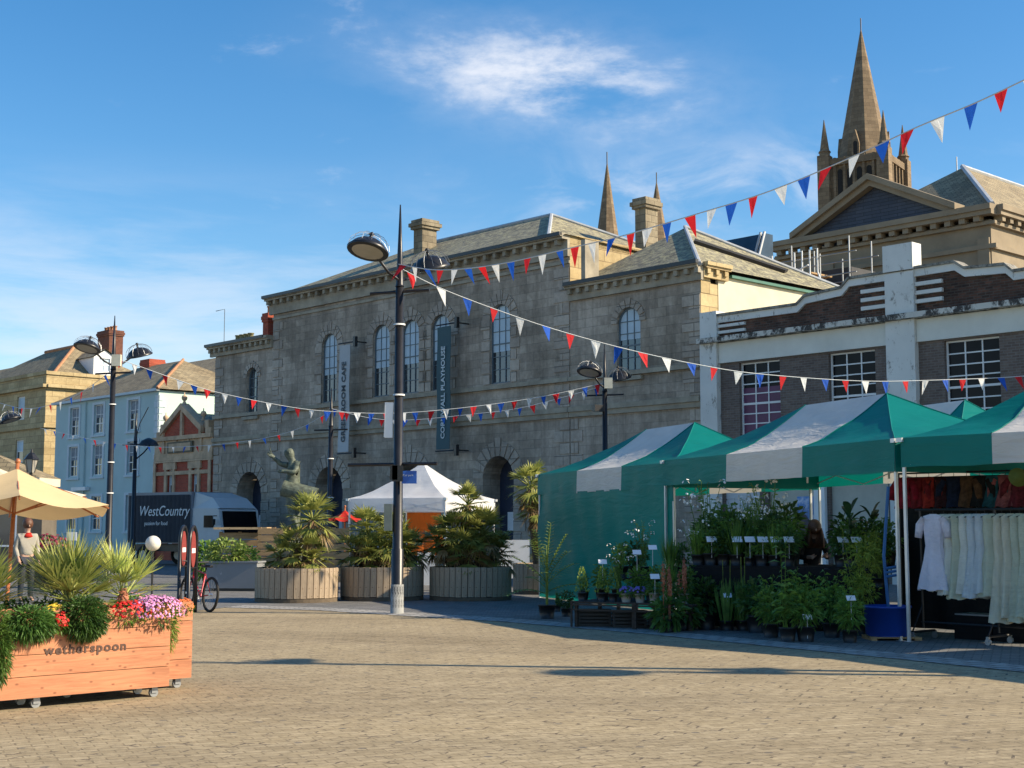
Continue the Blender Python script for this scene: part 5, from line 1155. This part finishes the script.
# ================================================================ MARKET STALLS
def rz_of(d): return math.atan2(d[1],d[0])
d2=Vector((-2.62,6.6,0)).normalized()*-1
P2L=Vector((2.88,26.7,0)); L2=7.1
T1=tent('market_tent','leftmost market tent of the row, its front closed by a green side wall','tent',(.605,32.6,0),rz_of((.369,-.93)),6.6,3.3,2.36,2.84,3.78,2.3,4.5,(green,white_c),'green and white striped market tents',walls=((0,6.6,'F'),),seed=1)
T2=tent('market_tent','middle green striped market tent sheltering the plant stall','tent',P2L,rz_of(d2),L2,3.3,2.40,2.88,3.8,L2/3,L2*2/3,(green,white_c),'green and white striped market tents',seed=2)
d3=Vector((.68,-.73,0))
T3=tent('market_tent','nearest green striped market tent at the right edge, over the clothes rails','tent',(5.55,19.98,0),rz_of(d3),4.2,3.2,2.46,2.88,3.72,1.4,2.8,(green,white_c),'green and white striped market tents',seed=3)
e3=Vector((5.62,20.0,0))+d3*4.35; 
T5=tent('market_tent','striped market tent continuing the row outside the right edge','tent',e3,rz_of((.45,-.89)),4.2,3.2,2.46,2.88,3.72,1.4,2.8,(green,white_c),'green and white striped market tents',seed=4)
c4=W(965,400,28); dd4=Vector((.37,-.93,0)); in4=Vector((.93,.37,0)); o4=c4-dd4*3.2-in4*1.6
T4=tent('market_tent','far striped market tent whose peak shows between the two nearest ones','tent',(o4.x,o4.y,0),rz_of(dd4),4.8,3.2,2.6,3.05,c4.z,1.6,3.2,(green,white_c),'green and white striped market tents',seed=5)
# ---------------------------------------------------------------- plant stall tables
def table(name,label,cx0,Y0,cx1,Y1,dep,zt,skirt=True,rack=False):
    a=WX(cx0,Y0); b=WX(cx1,Y1); dr=(b-a); L=dr.length; rz=math.atan2(dr.y,dr.x)
    o=T(name,label,'table',a,rz)
    MB().box(0,L,0,dep,zt-.03,zt).build('top',mwood('dark table wood',(.05,.036,.027),(.025,.018,.013),.8) if rack else blackc,o)
    m=MB()
    if skirt:
        m.patch((0,-.01,zt-.031),(L,-.01,zt-.031),(L,-.01,.04),(0,-.01,.04),80,4,lambda u,v,p:Vector((0,.02*math.sin(u*120)*v,0))); m.patch((0,0,zt-.031),(0,dep,zt-.031),(0,dep,.04),(0,0,.04),10,4); m.build('skirt',blackc,o)
    for x in (.05,L/2,L-.1):
        for y in (.03,dep-.07): MB().box(x,x+.05,y,y+.05,0,zt-.031).build('leg',MATS.get('dark table wood') or dkmet,o)
    return o,a,Vector((math.cos(rz),math.sin(rz),0)),L
tb2,a2,u2,Lt2=table('display_table','long plant table with black skirt in the middle of the plant stall',690,22.9,890,21.5,1.5,1.0)
tb1,a1,ut1,Lt1=table('display_table','low dark slatted rack of pots at the left end of the plant stall',571,22.9,694,21.9,1.0,.42,skirt=False,rack=True)
m=MB()
for z in (.28,.36): m.box(.0,Lt1,-.02,.0,z,z+.025)
m.box(0,.03,-.02,0,0,.42); m.box(Lt1*.53,Lt1*.53+.03,-.02,0,0,.42); m.build('front_rail',mwood('dark table wood',(),()),tb1)
for k in range(3):
    q=T('crate',('black plastic crate under the left end of the pot rack','black plastic crate under the middle of the pot rack','black plastic crate under the right end of the pot rack')[k],'crate',a1+ut1*(.12+k*.63)+Vector((0,.15,0)),0,'black crates under the pot rack')
    m=MB()
    for j in range(5): m.box(0,.55,0,.015,.02+j*.055,.055+j*.055); m.box(0,.55,.37,.385,.02+j*.055,.055+j*.055); m.box(0,.015,.016,.369,.02+j*.055,.055+j*.055); m.box(.535,.55,.016,.369,.02+j*.055,.055+j*.055)
    for x in (0.001,.51): m.box(x,x+.04,-.003,.0,.01,.29)
    m.build('sides',potb,q); MB().box(0.016,.534,.016,.369,.0,.02).build('base',potb,q)
# ---------------------------------------------------------------- potted plants
KIND={}
def pot(o,r=.11,h=.16,mat=potb): MB().lathe([(r*.78,0),(r,h),(r*1.08,h),(r*1.08,h+.015),(r*.9,h+.015)],(0,0,0),12).build('pot',mat,o,True)
def mk(kind,o):
    r_=random.Random(hash(kind)%1000 if False else sum(map(ord,kind))); m=MB(); f=MB()
    if kind=='bushy': pot(o); stemmy(m,(0,0,.15),9,.36,.35,r_,9,.10,.035); leafmass(m,(0,0,.34),.15,.15,.16,170,.075,.028,r_); m.build('foliage',leafg,o)
    if kind=='dark': pot(o); leafmass(m,(0,0,.34),.18,.18,.20,300,.085,.035,r_,shell=.1); m.build('foliage',leafd,o)
    if kind=='herb': pot(o,.08,.12); stemmy(m,(0,0,.12),12,.26,.4,r_,7,.05,.02); m.build('foliage',leafg,o)
    if kind=='white': pot(o); stemmy(m,(0,0,.15),16,.62,.32,r_,9,.07,.018); m.build('foliage',leafg,o); [blooms(f,(r_.uniform(-.2,.2),r_.uniform(-.2,.2),r_.uniform(.5,.85)),.03,.03,.04,4,.013,r_) for _ in range(13)]; f.build('flowers',petals['white'],o)
    if kind=='violet': pot(o,.09,.13,pott); leafmass(m,(0,0,.17),.12,.12,.07,120,.06,.03,r_); m.build('foliage',leafg,o); blooms(f,(0,0,.20),.13,.13,.07,40,.022,r_); f.build('flowers',petals['violet'],o)
    if kind=='greypot': pot(o,.09,.15,pott); leafmass(m,(0,0,.22),.13,.13,.10,190,.07,.025,r_); m.build('foliage',leafg,o)
    if kind=='conifer':
        pot(o,.08,.13)
        for k in range(240): z=r_.random(); a=r_.uniform(0,6.28); rr=.10*(1-z)+.02; leaf(m,Vector((math.cos(a)*rr,math.sin(a)*rr,.14+z*.42)),Vector((math.cos(a)*.4,math.sin(a)*.4,1)).normalized(),.06,.018,r_)
        m.build('foliage',leafy,o)
    if kind=='grass': pot(o,.10,.14); grass(m,(0,0,.13),110,.55,.45,r_,.011); m.build('foliage',leafg,o)
    if kind=='iris': pot(o,.11,.12); grass(m,(0,0,.1),70,.60,.30,r_,.030,rad=.11); m.build('foliage',mleaf('iris blades',(.15,.27,.06),(.05,.12,.03)),o); t=MB(); [t.tube([(x,0,.1),(x*1.2,0,.95)],.005,4) for x in (-.06,.05)]; t.build('stems',leafy,o)
    if kind=='foxglove':
        pot(o,.12,.18); leafmass(m,(0,0,.32),.24,.22,.20,150,.19,.085,r_); m.build('foliage',leafd,o)
        for x,y,h in ((-.08,0,1.02),(.05,.05,.90),(.10,-.04,1.08)):
            f.tube([(x,y,.2),(x*1.3,y,h)],.006,4); blooms(f,(x*1.2,y,h-.22),.035,.035,.24,90,.016,r_,top=False); f.build('flower_spike',petals['coral'],o); f=MB()
    if kind=='shrub': pot(o,.14,.2); stemmy(m,(0,0,.18),12,.75,.42,r_,11,.16,.045,droop=.5); leafmass(m,(0,0,.50),.27,.25,.28,230,.13,.035,r_); m.build('foliage',leafg,o)
    if kind=='tallherb': pot(o,.12,.18); stemmy(m,(0,0,.18),2,1.2,.05,r_,16,.24,.045,droop=.35); stemmy(m,(0,0,.18),8,.6,.45,r_,8,.18,.05); m.build('foliage',leafg,o)
    if kind=='lime': pot(o,.14,.22); stemmy(m,(0,0,.2),9,1.35,.22,r_,16,.13,.028,droop=.4); [leafmass(m,(r_.uniform(-.25,.25),r_.uniform(-.2,.2),r_.uniform(.4,1.35)),.16,.16,.13,90,.10,.025,r_) for _ in range(9)]; m.build('foliage',mleaf('lime green leaves',(.34,.42,.06),(.12,.20,.03)),o)
    if kind=='banana':
        pot(o,.14,.22); m.tube([(0,0,.2),(0,0,.75)],.025,6)
        for k in range(9):
            a=k*2.4; e=.3+.12*k; d=Vector((math.cos(a)*math.cos(e),math.sin(a)*math.cos(e),math.sin(e))); p=Vector((0,0,.5+.04*k)); s_=d.cross(Vector((0,0,1))).normalized(); L=.5
            pts=[p+d*L*t+Vector((0,0,-.22*t*t)) for t in (0,.3,.6,.85,1)]; ws=(.01,.055,.065,.04,.004)
            for j in range(4): m.add([pts[j]-s_*ws[j],pts[j]+Vector((0,0,-.012)),pts[j]+s_*ws[j],pts[j+1]-s_*ws[j+1],pts[j+1]+Vector((0,0,-.012)),pts[j+1]+s_*ws[j+1]],[(0,1,4,3),(1,2,5,4)])
        m.build('foliage',blueg,o)
    if kind=='feather':
        pot(o,.11,.16)
        for k in range(13):
            a=k*2.4+.3; e=.45+.08*k; d=Vector((math.cos(a)*math.cos(e),math.sin(a)*math.cos(e),math.sin(e))); L=.62; s_=d.cross(Vector((0,0,1))).normalized(); P=[Vector((0,0,.3+.03*k))+d*L*t+Vector((0,0,-.35*t*t*(1.2-math.sin(e)))) for t in [i/12 for i in range(13)]]
            m.tube(P,.005,4)
            for i in range(2,13):
                for sg in (-1,1): blade(m,P[i],(s_*sg+d*.55).normalized(),Vector((0,0,1)),.19*(1-.4*i/12),.030,.3)
        m.tube([(0,0,.12),(0,0,.8)],.018,6); m.build('foliage',leafy,o)
def cardpart(o,x,y,z,tilt=.5,w=.11,h=.075,stick=True):
    m=MB(); m.obox((x,y,z),(w,.004,h),0.1,0,-tilt)
    if stick: m.tube([(x,y+.005,z-.3),(x,y+.005,z-.03)],.003,4)
    m.build('price_card',tagw,o)
def plant(kind,label,loc,sc=1.0,rz=None,card=None,group=None,name=None):
    nm=name or {'bushy':'potted_plant','dark':'potted_plant','herb':'potted_herb','white':'flowering_plant','violet':'flowering_plant','greypot':'potted_plant','conifer':'potted_conifer','grass':'potted_plant','iris':'potted_iris','foxglove':'flowering_plant','shrub':'potted_shrub','tallherb':'potted_shrub','lime':'potted_bamboo','banana':'potted_banana','feather':'potted_palm'}[kind]
    rz=random.uniform(0,6.28) if rz is None else rz
    if kind not in KIND: o=T(nm,label,'plant',loc,rz,group); mk(kind,o); KIND[kind]=o; o.scale=(sc,)*3
    else:
        src=KIND[kind]; o=src.copy(); COL.objects.link(o); o.name=nm; o.location=loc; o.rotation_euler=(0,0,rz); o.scale=(sc,)*3; o['label']=label
        if group: o['group']=group
        elif 'group' in o: del o['group']
        for ch_ in [c for c in src.children if not c.name.startswith('price_card')]:
            c=ch_.copy(); COL.objects.link(c); c.parent=o
    return o
def card_on(o,dz,w=.13):
    # card with its stick, upright towards the square whatever the plant's own turn
    m=MB(); a=-o.rotation_euler.z; s_=1/o.scale[0]
    M=Matrix.Rotation(a,4,'Z')@Matrix.Diagonal((s_,s_,s_,1))
    mm=MB(); mm.obox((0,-.12,dz),(w,.004,w*.62),.15,0,-.6); mm.tube([(0,-.115,dz-.3),(0,-.118,dz-.02)],.003,4)
    m.v=[tuple(M@Vector(v)) for v in mm.v]; m.f=mm.f; m.m=mm.m; m.build('price_card',tagw,o)
ORD=['first','second','third','fourth','fifth','sixth','seventh','eighth','ninth','tenth','eleventh','twelfth','thirteenth','fourteenth','fifteenth','sixteenth','seventeenth','eighteenth','nineteenth','twentieth']
DESC=dict(bushy='bushy green plant',dark='dark leaved plant',herb='small green herb',white='tall white flowered plant',violet='violet flowered plant in a pale pot',greypot='green plant in a grey pot',conifer='upright yellow green conifer',grass='tuft of fine grass',iris='sword leaved iris',foxglove='coral flower spike plant',shrub='leafy shrub',tallherb='tall whorled shrub',lime='lime green bamboo',banana='broad leaved banana plant',feather='feathery palm')
# floor row facing the square
floor=[('dark','dark bushy pot in the shade just right of the coral flower spikes',706,630,1.5,0),('dark','dark bushy pot between the irises and the front shrubs',757,633,1.5,0),('feather','feathery palm in a black pot standing alone left of the pot rack',547,619,1.4,0),('herb','low herb pot beside the lone feathery palm',557,612,1.0,0),
('dark','dark plant in a black pot between the lone palm and the pot rack',566,617,.85,0),
('foxglove','left one of the two big leaved plants with coral flower spikes on the ground',668,633,.98,0),('foxglove','right one of the two big leaved plants with coral flower spikes on the ground',684,631,1.02,0),
('iris','left sword leaved iris on the ground in front of the black skirt',727,631,1.15,.55),('iris','right sword leaved iris on the ground in front of the black skirt',744,631,1.2,0),
('shrub','leafy shrub in a black pot, left end of the front shrubs',771,638,.92,0),('tallherb','tall whorled shrub rising in the middle of the front shrubs',788,642,1.0,0),('shrub','dark leafy shrub just right of the tall whorled one',806,642,.98,.35),('shrub','yellowish leafy shrub left of the lime bamboo',832,638,.98,0),('lime','tall lime green bamboo beside the blue tub',862,636,.98,0),('shrub','leafy shrub with a white card next to the blue tub',850,643,.80,.62)]
for kd,lab,px,py,sc,cd in floor:
    g_=G(px,py); o=plant(kd,lab,(g_.x,g_.y,0.008),sc)
    if cd: card_on(o,cd,.13)
plant('banana','broad leaved banana plant standing behind the lime bamboo',WX(851,21.9,1.0),1.0); plant('banana','second banana plant near the back of the stall, right of the first',WX(873,22.6,1.0),.95); plant('lime','second lime bamboo on the table edge beside the tent pole',WX(880,21.5,.7),.6)
for k,(px,py,kd,sc) in enumerate(((776,630,'dark',1.5),(797,632,'shrub',1.0),(818,631,'dark',1.7),(836,630,'tallherb',.62),(852,629,'shrub',1.05))):
    g_=G(px,py); plant(kd,f'{DESC[kd]}, {ORD[k]} from left in the second ground row under the skirted table',(g_.x,g_.y+.0,.008),sc)
for k,(px,Yp,kd,sc) in enumerate(((706,23.9,'white',1.9),(728,24.0,'bushy',2.3),(748,24.0,'grass',2.0),(768,23.9,'white',1.9),(786,24.0,'dark',2.2))):
    plant(kd,f'tall {DESC[kd].replace("tall ","")}, {ORD[k]} from left behind the skirted table',WX(px,Yp,.82),sc)
q=T('staging_bench','dark raised bench of tall plants behind the skirted table','bench',WX(698,23.75),0); MB().box(0,1.75,0,.6,.78,.815).build('top',blackc,q); [MB().box(x,x+.05,y,y+.05,0,.78).build('leg',dkmet,q) for x in (0,1.7) for y in (0,.55)]
# pot rack : front row, back rows
for k,(kd,f_) in enumerate((('conifer',.10),('conifer',.27),('conifer',.36),('violet',.47),('violet',.585),('greypot',.70),('greypot',.82),('greypot',.94))):
    p=a1+ut1*(Lt1*f_)+Vector((0,.2,.42)); o=plant(kd,f'{DESC[kd]}, {ORD[k]} from left at the pot rack front',p,.95)
    if k==5: card_on(o,.42,.15)
for k,(kd,f_) in enumerate((('herb',.1),('bushy',.26),('white',.40),('bushy',.55),('bushy',.68),('grass',.82),('bushy',.96))):
    p=a1+ut1*(Lt1*f_)+Vector((.05,.62,.42)); o=plant(kd,f'{DESC[kd]}, {ORD[k]} from left behind the pot rack front row',p,1.1)
    if k in(1,3,4): card_on(o,.55+.08*k,.14)
q=T('riser_bench','tall dark bench behind the pot rack carrying the white flowered plants','bench',a1+ut1*.9+Vector((0,1.15,0)),math.atan2(ut1.y,ut1.x)); m=MB(); m.box(0,2.0,0,.8,.72,.76); m.build('top',blackc,q); [MB().box(x,x+.05,y,y+.05,0,.72).build('leg',dkmet,q) for x in (0,1.95) for y in (0,.75)]
for k,(kd,f_,yy) in enumerate((('bushy',.05,.2),('white',.25,.2),('grass',.5,.2),('white',.72,.2),('grass',.95,.25),('bushy',.6,.6),('dark',.2,.6),('dark',.9,.6))):
    p=a1+ut1*(.9+2*f_)+Vector((0,1.15+yy,.76)); o=plant(kd,f'{DESC[kd]}, number {ORD[k]} on the tall bench behind the pot rack'.replace('number ',''),p,1.15)
# skirted table
row=['grass','bushy','dark','grass','herb','bushy','grass','dark','herb','violet','herb','dark','bushy','bushy','dark']
nx=Vector((-u2.y,u2.x,0))
j_=-1
for k,kd in enumerate(row):
    if k in (8,9,10): continue
    j_+=1
    p=a2+u2*(Lt2*(k+.5)/len(row))+nx*.15+Vector((0,0,1.0)); o=plant(kd,f'{DESC[kd]}, {ORD[j_]} from left, front row of the skirted table',p,.98+.15*random.random())
    if k in(1,3,4,5,6,7,11,12): card_on(o,.42,.17)
row=['dark','bushy','grass','white','dark','bushy','dark','grass','herb','bushy','dark','bushy']
for k,kd in enumerate(row):
    if k in (6,7,8): continue
    j_=k-3*(k>8)
    p=a2+u2*(Lt2*(k+.5)/len(row))+nx*.55+Vector((0,0,1.0)); o=plant(kd,f'{DESC[kd]}, {ORD[j_]} from left, middle row of the skirted table',p,1.28+.2*random.random())
row=['bushy','dark','white','dark','bushy','tallherb','dark','dark']
for k,kd in enumerate(row):
    if k==5 or k==6: continue
    j_=k-2*(k>6)
    p=a2+u2*(Lt2*.78*(k+.5)/len(row))+nx*1.05+Vector((0,0,1.0)); sc=1.55 if kd!='white' else 1.35; o=plant(kd,f'{DESC[kd]}, {ORD[j_]} from left, back row of the skirted table',p,sc)
# shopkeeper
pk=T('person','person with long brown hair and black top leaning over the plants behind the table','person',WX(813,23.55),R(0))
J=dict(pelvis=(0,0,.93),waist=(0,-.03,1.07),chest=(0,-.10,1.30),neckbase=(0,-.17,1.44),neck=(0,-.20,1.49),head=(0,-.26,1.555),
 shoL=(-.17,-.13,1.38),elbL=(-.24,-.20,1.12),wriL=(-.12,-.42,1.12),shoR=(.17,-.13,1.38),elbR=(.24,-.20,1.12),wriR=(.14,-.42,1.14),
 hipL=(-.09,0,.88),kneL=(-.10,-.02,.48),ankL=(-.11,.02,.08),toeL=(-.11,-.14,.03),hipR=(.09,0,.88),kneR=(.10,-.02,.48),ankR=(.11,.02,.08),toeR=(.12,-.14,.03))
def dress_up(o,J,s,top,trou,hair,hairm,long=True,topname='top'):
    def sc(p): return Vector(p)*s
    V=[sc(J['pelvis'])+Vector((0,0,.02)),sc(J['waist']),sc(J['chest']),sc(J['neckbase'])];E=[(0,1),(1,2),(2,3)];Rr=[(.175*s,.135*s),(.15*s,.12*s),(.175*s,.13*s),.078*s]
    for sd in 'LR':
        V+= [sc(J['sho'+sd]),sc(J['elb'+sd]),sc(J['wri'+sd])*.9+sc(J['elb'+sd])*.1]; n=len(V); E+=[(2,n-3),(n-3,n-2),(n-2,n-1)]; Rr+=[.078*s,.056*s,.042*s]
    skin(topname,V,E,Rr,top,o)
    V=[sc(J['pelvis'])];E=[];Rr=[(.165*s,.125*s)]
    for sd in 'LR':
        V+=[sc(J['hip'+sd]),sc(J['kne'+sd]),sc(J['ank'+sd])]; n=len(V); E+=[(0,n-3),(n-3,n-2),(n-2,n-1)]; Rr+=[.105*s,.075*s,.055*s]
    skin('trousers',V,E,Rr,trou,o)
    h=sc(J['head']); u=(sc(J['head'])-sc(J['neck'])).normalized(); m=MB(); c=h+u*.06*s
    f=Vector((-.0,-1,0)) if abs(u.y)<.2 or u.y<0 else Vector((0,1,0))
    m.ball(c+Vector((0,.015,.02))*s,.112*s,0,16,10,(1,1.1,1.15))
    if long:
        for k in range(26):
            a=PI*(k/25)*1.3-.15*PI; p=c+Vector((math.cos(a)*.095,math.sin(a)*.08,.0))*s; m.tube([p,p+Vector((math.cos(a)*.03,math.sin(a)*.03-.01,-.14))*s,p+Vector((math.cos(a)*.04,math.sin(a)*.04-.03,-.33))*s],[.022*s,.026*s,.008*s],5)
    m.build('hair',hairm,o,True)
    m=MB(); fc=c+Vector((0,-.095,-.03))*s; m.ball(fc+Vector((0,-.012,0))*s,.016*s,0,6,5,(1,1,1.5)); m.build('nose',skinm,o,True)
    [MB().ball(fc+Vector((x,.004,.022))*s,.009*s,0,6,5).build('eye',nearblack,o) for x in (-.032,.032)]
body(pk,J,1.0,skinm); blk=mplain('black jersey',(.012,.012,.014),.8,.3,5); dress_up(pk,J,1.0,blk,mplain('dark jeans',(.02,.025,.04),.8,.2,5),None,mplain('chestnut hair',(.11,.045,.022),.5,.4,9,bs=.4))
q_=T('person','person in a pale top and red scarf near the left edge, behind the parasol pole','person',WX(25,31),R(35))
J2=dict(J); J2.update(chest=(0,0,1.30),neckbase=(0,0,1.44),neck=(0,0,1.50),head=(0,-.015,1.585),waist=(0,0,1.07),shoL=(-.18,0,1.39),elbL=(-.23,.02,1.12),wriL=(-.21,-.14,.92),shoR=(.18,0,1.39),elbR=(.23,.03,1.12),wriR=(.24,-.08,.88))
body(q_,J2,1.02,skinm); dress_up(q_,J2,1.02,mplain('pale cream jumper',(.36,.33,.27),.8,.1,5),mplain('dark jeans',()),None,mplain('chestnut hair',()),long=False)
m=MB(); m.lathe([(.075,1.50),(.11,1.46),(.13,1.41),(.10,1.39)],(0,0,0),16); m.build('scarf',redc,q_,True)
# ---------------------------------------------------------------- blue tub, poles
g_=G(888,640); q=T('tub','large blue plastic tub standing on a pallet board at the tent pole','tub',(g_.x,g_.y,.06)); MB().lathe([(.27,0),(.31,.03),(.33,.40),(.345,.40),(.345,.43),(.31,.43),(.29,.06),(.001,.05)],(0,0,0),28).build('shell',mplain('blue plastic',(.01,.05,.30),.4,.1,3,bs=0),q,True); MB().lathe([(.001,.36),(.31,.36)],(0,0,0),24).build('ballast',soil,q)
q=T('pallet_board','short pale timber board under the blue tub','board',(g_.x,g_.y,.008)); m=MB()
for k in range(3): m.box(-.30,.42,-.25+k*.2,-.09+k*.2,.03,.05)
m.box(-.30,-.22,-.25,.31,0,.03); m.box(.32,.42,-.25,.31,0,.03); m.build('slats',palwood,q)
q=T('strap','blue strap wound around the tent poles above the tub','strap',(g_.x+.08,g_.y,0)); m=MB(); m.tube([(-.06,.0,.45),(-.10,.02,1.2),(.0,.05,2.2)],.025,5); [m.tube([(-.09,-.02,z),(.1,.0,z+.03)],.02,5) for z in (.9,.96,1.02)]; m.build('webbing',mplain('blue webbing',(.03,.12,.30),.7,.1,4),q)
# ---------------------------------------------------------------- clothes rails and garments
ra_=WX(922,20.5); rb_=WX(1085,18.6); dr=(rb_-ra_); Lr_=dr.length; rrz=math.atan2(dr.y,dr.x); ur=dr.normalized()
q=T('clothes_rail','black wheeled clothes rail full of pale dresses at the right edge','clothes rail',ra_,rrz)
m=MB(); zr=1.86; m.tube([(-.05,0,zr),(Lr_,0,zr)],.016,8); 
for x in (.03,Lr_*.5,Lr_-.05): m.tube([(x,0,zr),(x,0,.16)],.016,8); m.tube([(x,-.28,.12),(x,.28,.12)],.018,6); m.tube([(x,0,.5),(x,-.26,.14)],.012,5)
m.tube([(0,0,.25),(Lr_,0,.25)],.014,6); m.build('frame',dkmet,q)
for x in (.03,Lr_*.5,Lr_-.05):
    for y in (-.28,.28): m=MB(); m.lathe([(.045,-.015),(.045,.015)],(0,0,0),12,0,Matrix.Translation((x,y,.05))@Matrix.Rotation(PI/2,4,'X')); m.box(x-.02,x+.02,y-.02,y+.02,.05,.12); m.build('castor',greymet,q)
cm={}
def garment(label,loc,rz,h,w0,w1,mat,kind='dress',sleeve=True,group=None,seed=0,zt=1.80):
    o=T(kind,label,kind,loc,rz,group); r_=random.Random(seed); m=MB()
    n=28; prof=[(0,.05,.03),(.03,.16,.045),(.07,.17*w0/.2,.055),(.2,w0*.9,.07),(.42,w0*.75,.07),(.6,w0*.95,.09),(.8,w1*.85,.11),(1,w1,.13)]
    vs=[]
    for t,rx,ry in prof:
        for k in range(n):
            a=2*PI*k/n; pl=1+.16*t*math.sin(a*7+seed)+.06*t*math.sin(a*13+seed*2); vs.append((rx*math.cos(a)*pl,ry*math.sin(a)*pl,-h*t+(.012*math.sin(a*5+seed) if t==1 else 0)))
    fs=[(i*n+k,i*n+(k+1)%n,(i+1)*n+(k+1)%n,(i+1)*n+k) for i in range(len(prof)-1) for k in range(n)]; m.add(vs,fs)
    m.v=[(x,y,z+zt) for x,y,z in m.v]; m.build('cloth',mat,o,True)
    if sleeve:
        for s in(-1,1): MB().tube([(s*.14,0,zt-.06),(s*.20,-.01,zt-.16),(s*.23,-.02,zt-.34)],[.05,.065,.05],10).build('sleeve',mat,o,True)
    m=MB(); m.tube([(-.18,0,zt-.05),(0,0,zt+.0),(.18,0,zt-.05)],.008,5); m.tube([(0,0,zt),(0,0,zt+.05),(.02,0,zt+.08),(0,0,zt+.09)],.004,4); m.build('hanger',dkmet,o); return o
dm_=[mcloth('white lilac cotton',(.84,.82,.92),.2,.9,.8,5),mcloth('off white linen',(.82,.82,.72),.2,.9,.8,5),mcloth('pale sage linen',(.64,.66,.50),.2,.9,.8,5),mcloth('pale blue grey linen',(.66,.71,.72),.2,.9,.8,5),mcloth('ecru linen',(.74,.70,.54),.2,.9,.8,5)]
garment('white cotton dress with puffed sleeves hanging at the left end of the rail, facing out',ra_+ur*.17+Vector((0,-.22,0)),rrz+R(6),1.08,.17,.26,dm_[0],group='pale dresses on the rail')
names=['white','ivory','sage','ivory','blue grey','blue grey','sage','ecru','ecru','sage','sage','ecru','sage','ivory','sage']; mi={'white':1,'ivory':1,'sage':2,'blue grey':3,'ecru':4}
for k,nm in enumerate(names):
    x=.42+k*(Lr_-.5)/len(names); hh=1.10+.12*((k*7)%5)/5+(.30 if k>6 else 0)
    garment(f'{nm} dress seen edge on, {ORD[k+1]} garment from the left rail end',ra_+ur*x,rrz+R(62+((k*37)%20)-10),hh,.17,.22,dm_[mi[nm]],group='pale dresses on the rail',seed=k+1,sleeve=False)
# upper rail with coloured children's clothes and bags
ua=WX(903,21.3); ub=WX(1060,19.7); du=(ub-ua); uz=math.atan2(du.y,du.x); uu=du.normalized(); LU=du.length
q=T('hanging_bar','high black bar of coloured garments above the dresses','clothes rail',ua,uz); m=MB(); m.tube([(0,0,2.42),(LU,0,2.42)],.014,6); m.tube([(0,0,1.95),(LU,0,1.95)],.014,6); m.tube([(0,0,0),(0,0,2.42)],.016,6); m.tube([(LU,0,0),(LU,0,2.42)],.016,6); m.build('bars',dkmet,q)
cols=[('crimson',(.30,.012,.03)),('dark red',(.22,.015,.02)),('scarlet',(.38,.03,.02)),('black and red',(.05,.012,.015)),('navy',(.012,.02,.05)),('brown',(.12,.06,.03)),('black',(.015,.014,.014)),('teal',(.02,.10,.12)),('dusty pink',(.34,.10,.10)),('maroon',(.16,.02,.03)),('pink',(.40,.12,.13)),('olive',(.16,.17,.03))]
for k,(cn,c) in enumerate(cols):
    garment(f'{cn} small garment hanging high above the dresses, {ORD[k]} from the left tent pole',ua+uu*(LU*(k+.5)/len(cols)),uz+R(-12+(k*29)%24),.46,.13,.17,mcloth(cn+' patterned cotton',tuple(x*.6 for x in c),.05,.9,.4,9,var=.6),'shirt',group='coloured garments on the high bar',seed=k+30,zt=2.36)
q=T('hat','yellow green sun hat hanging at the top right corner of the clothes stall','hat',WX(1018,18.9,2.28),0); m=MB(); M=Matrix.Rotation(R(80),4,'X'); m.lathe([(.13,0),(.125,.01),(.08,.02),(.07,.07),(.04,.09),(.001,.095)],(0,0,0),20,0,M,False); m.build('felt',mcloth('lime felt',(.09,.11,.02),.05),q,True)
q=T('stock_box','stack of dark storage boxes under the dresses','boxes',ra_+ur*.6+Vector((.1,.5,0)),rrz); MB().box(0,.6,0,.4,0,.35).build('box',blackc,q); MB().box(.62,1.2,0,.4,0,.28).build('box',blackc,q); MB().box(.02,.58,-.01,.41,.35,.37).build('lid',greymet,q)
q=T('back_cloth','dark hanging cloth closing the back of the clothes stall','cloth',WX(903,22.3),uz); m=MB(); m.patch((0,0,2.4),(4.2,0,2.4),(4.2,0,.05),(0,0,.05),50,6,lambda u,v,p:Vector((0,.03*math.sin(u*60)*v,0))); m.build('cloth',mcloth('very dark cloth',(.012,.013,.016),0),q)
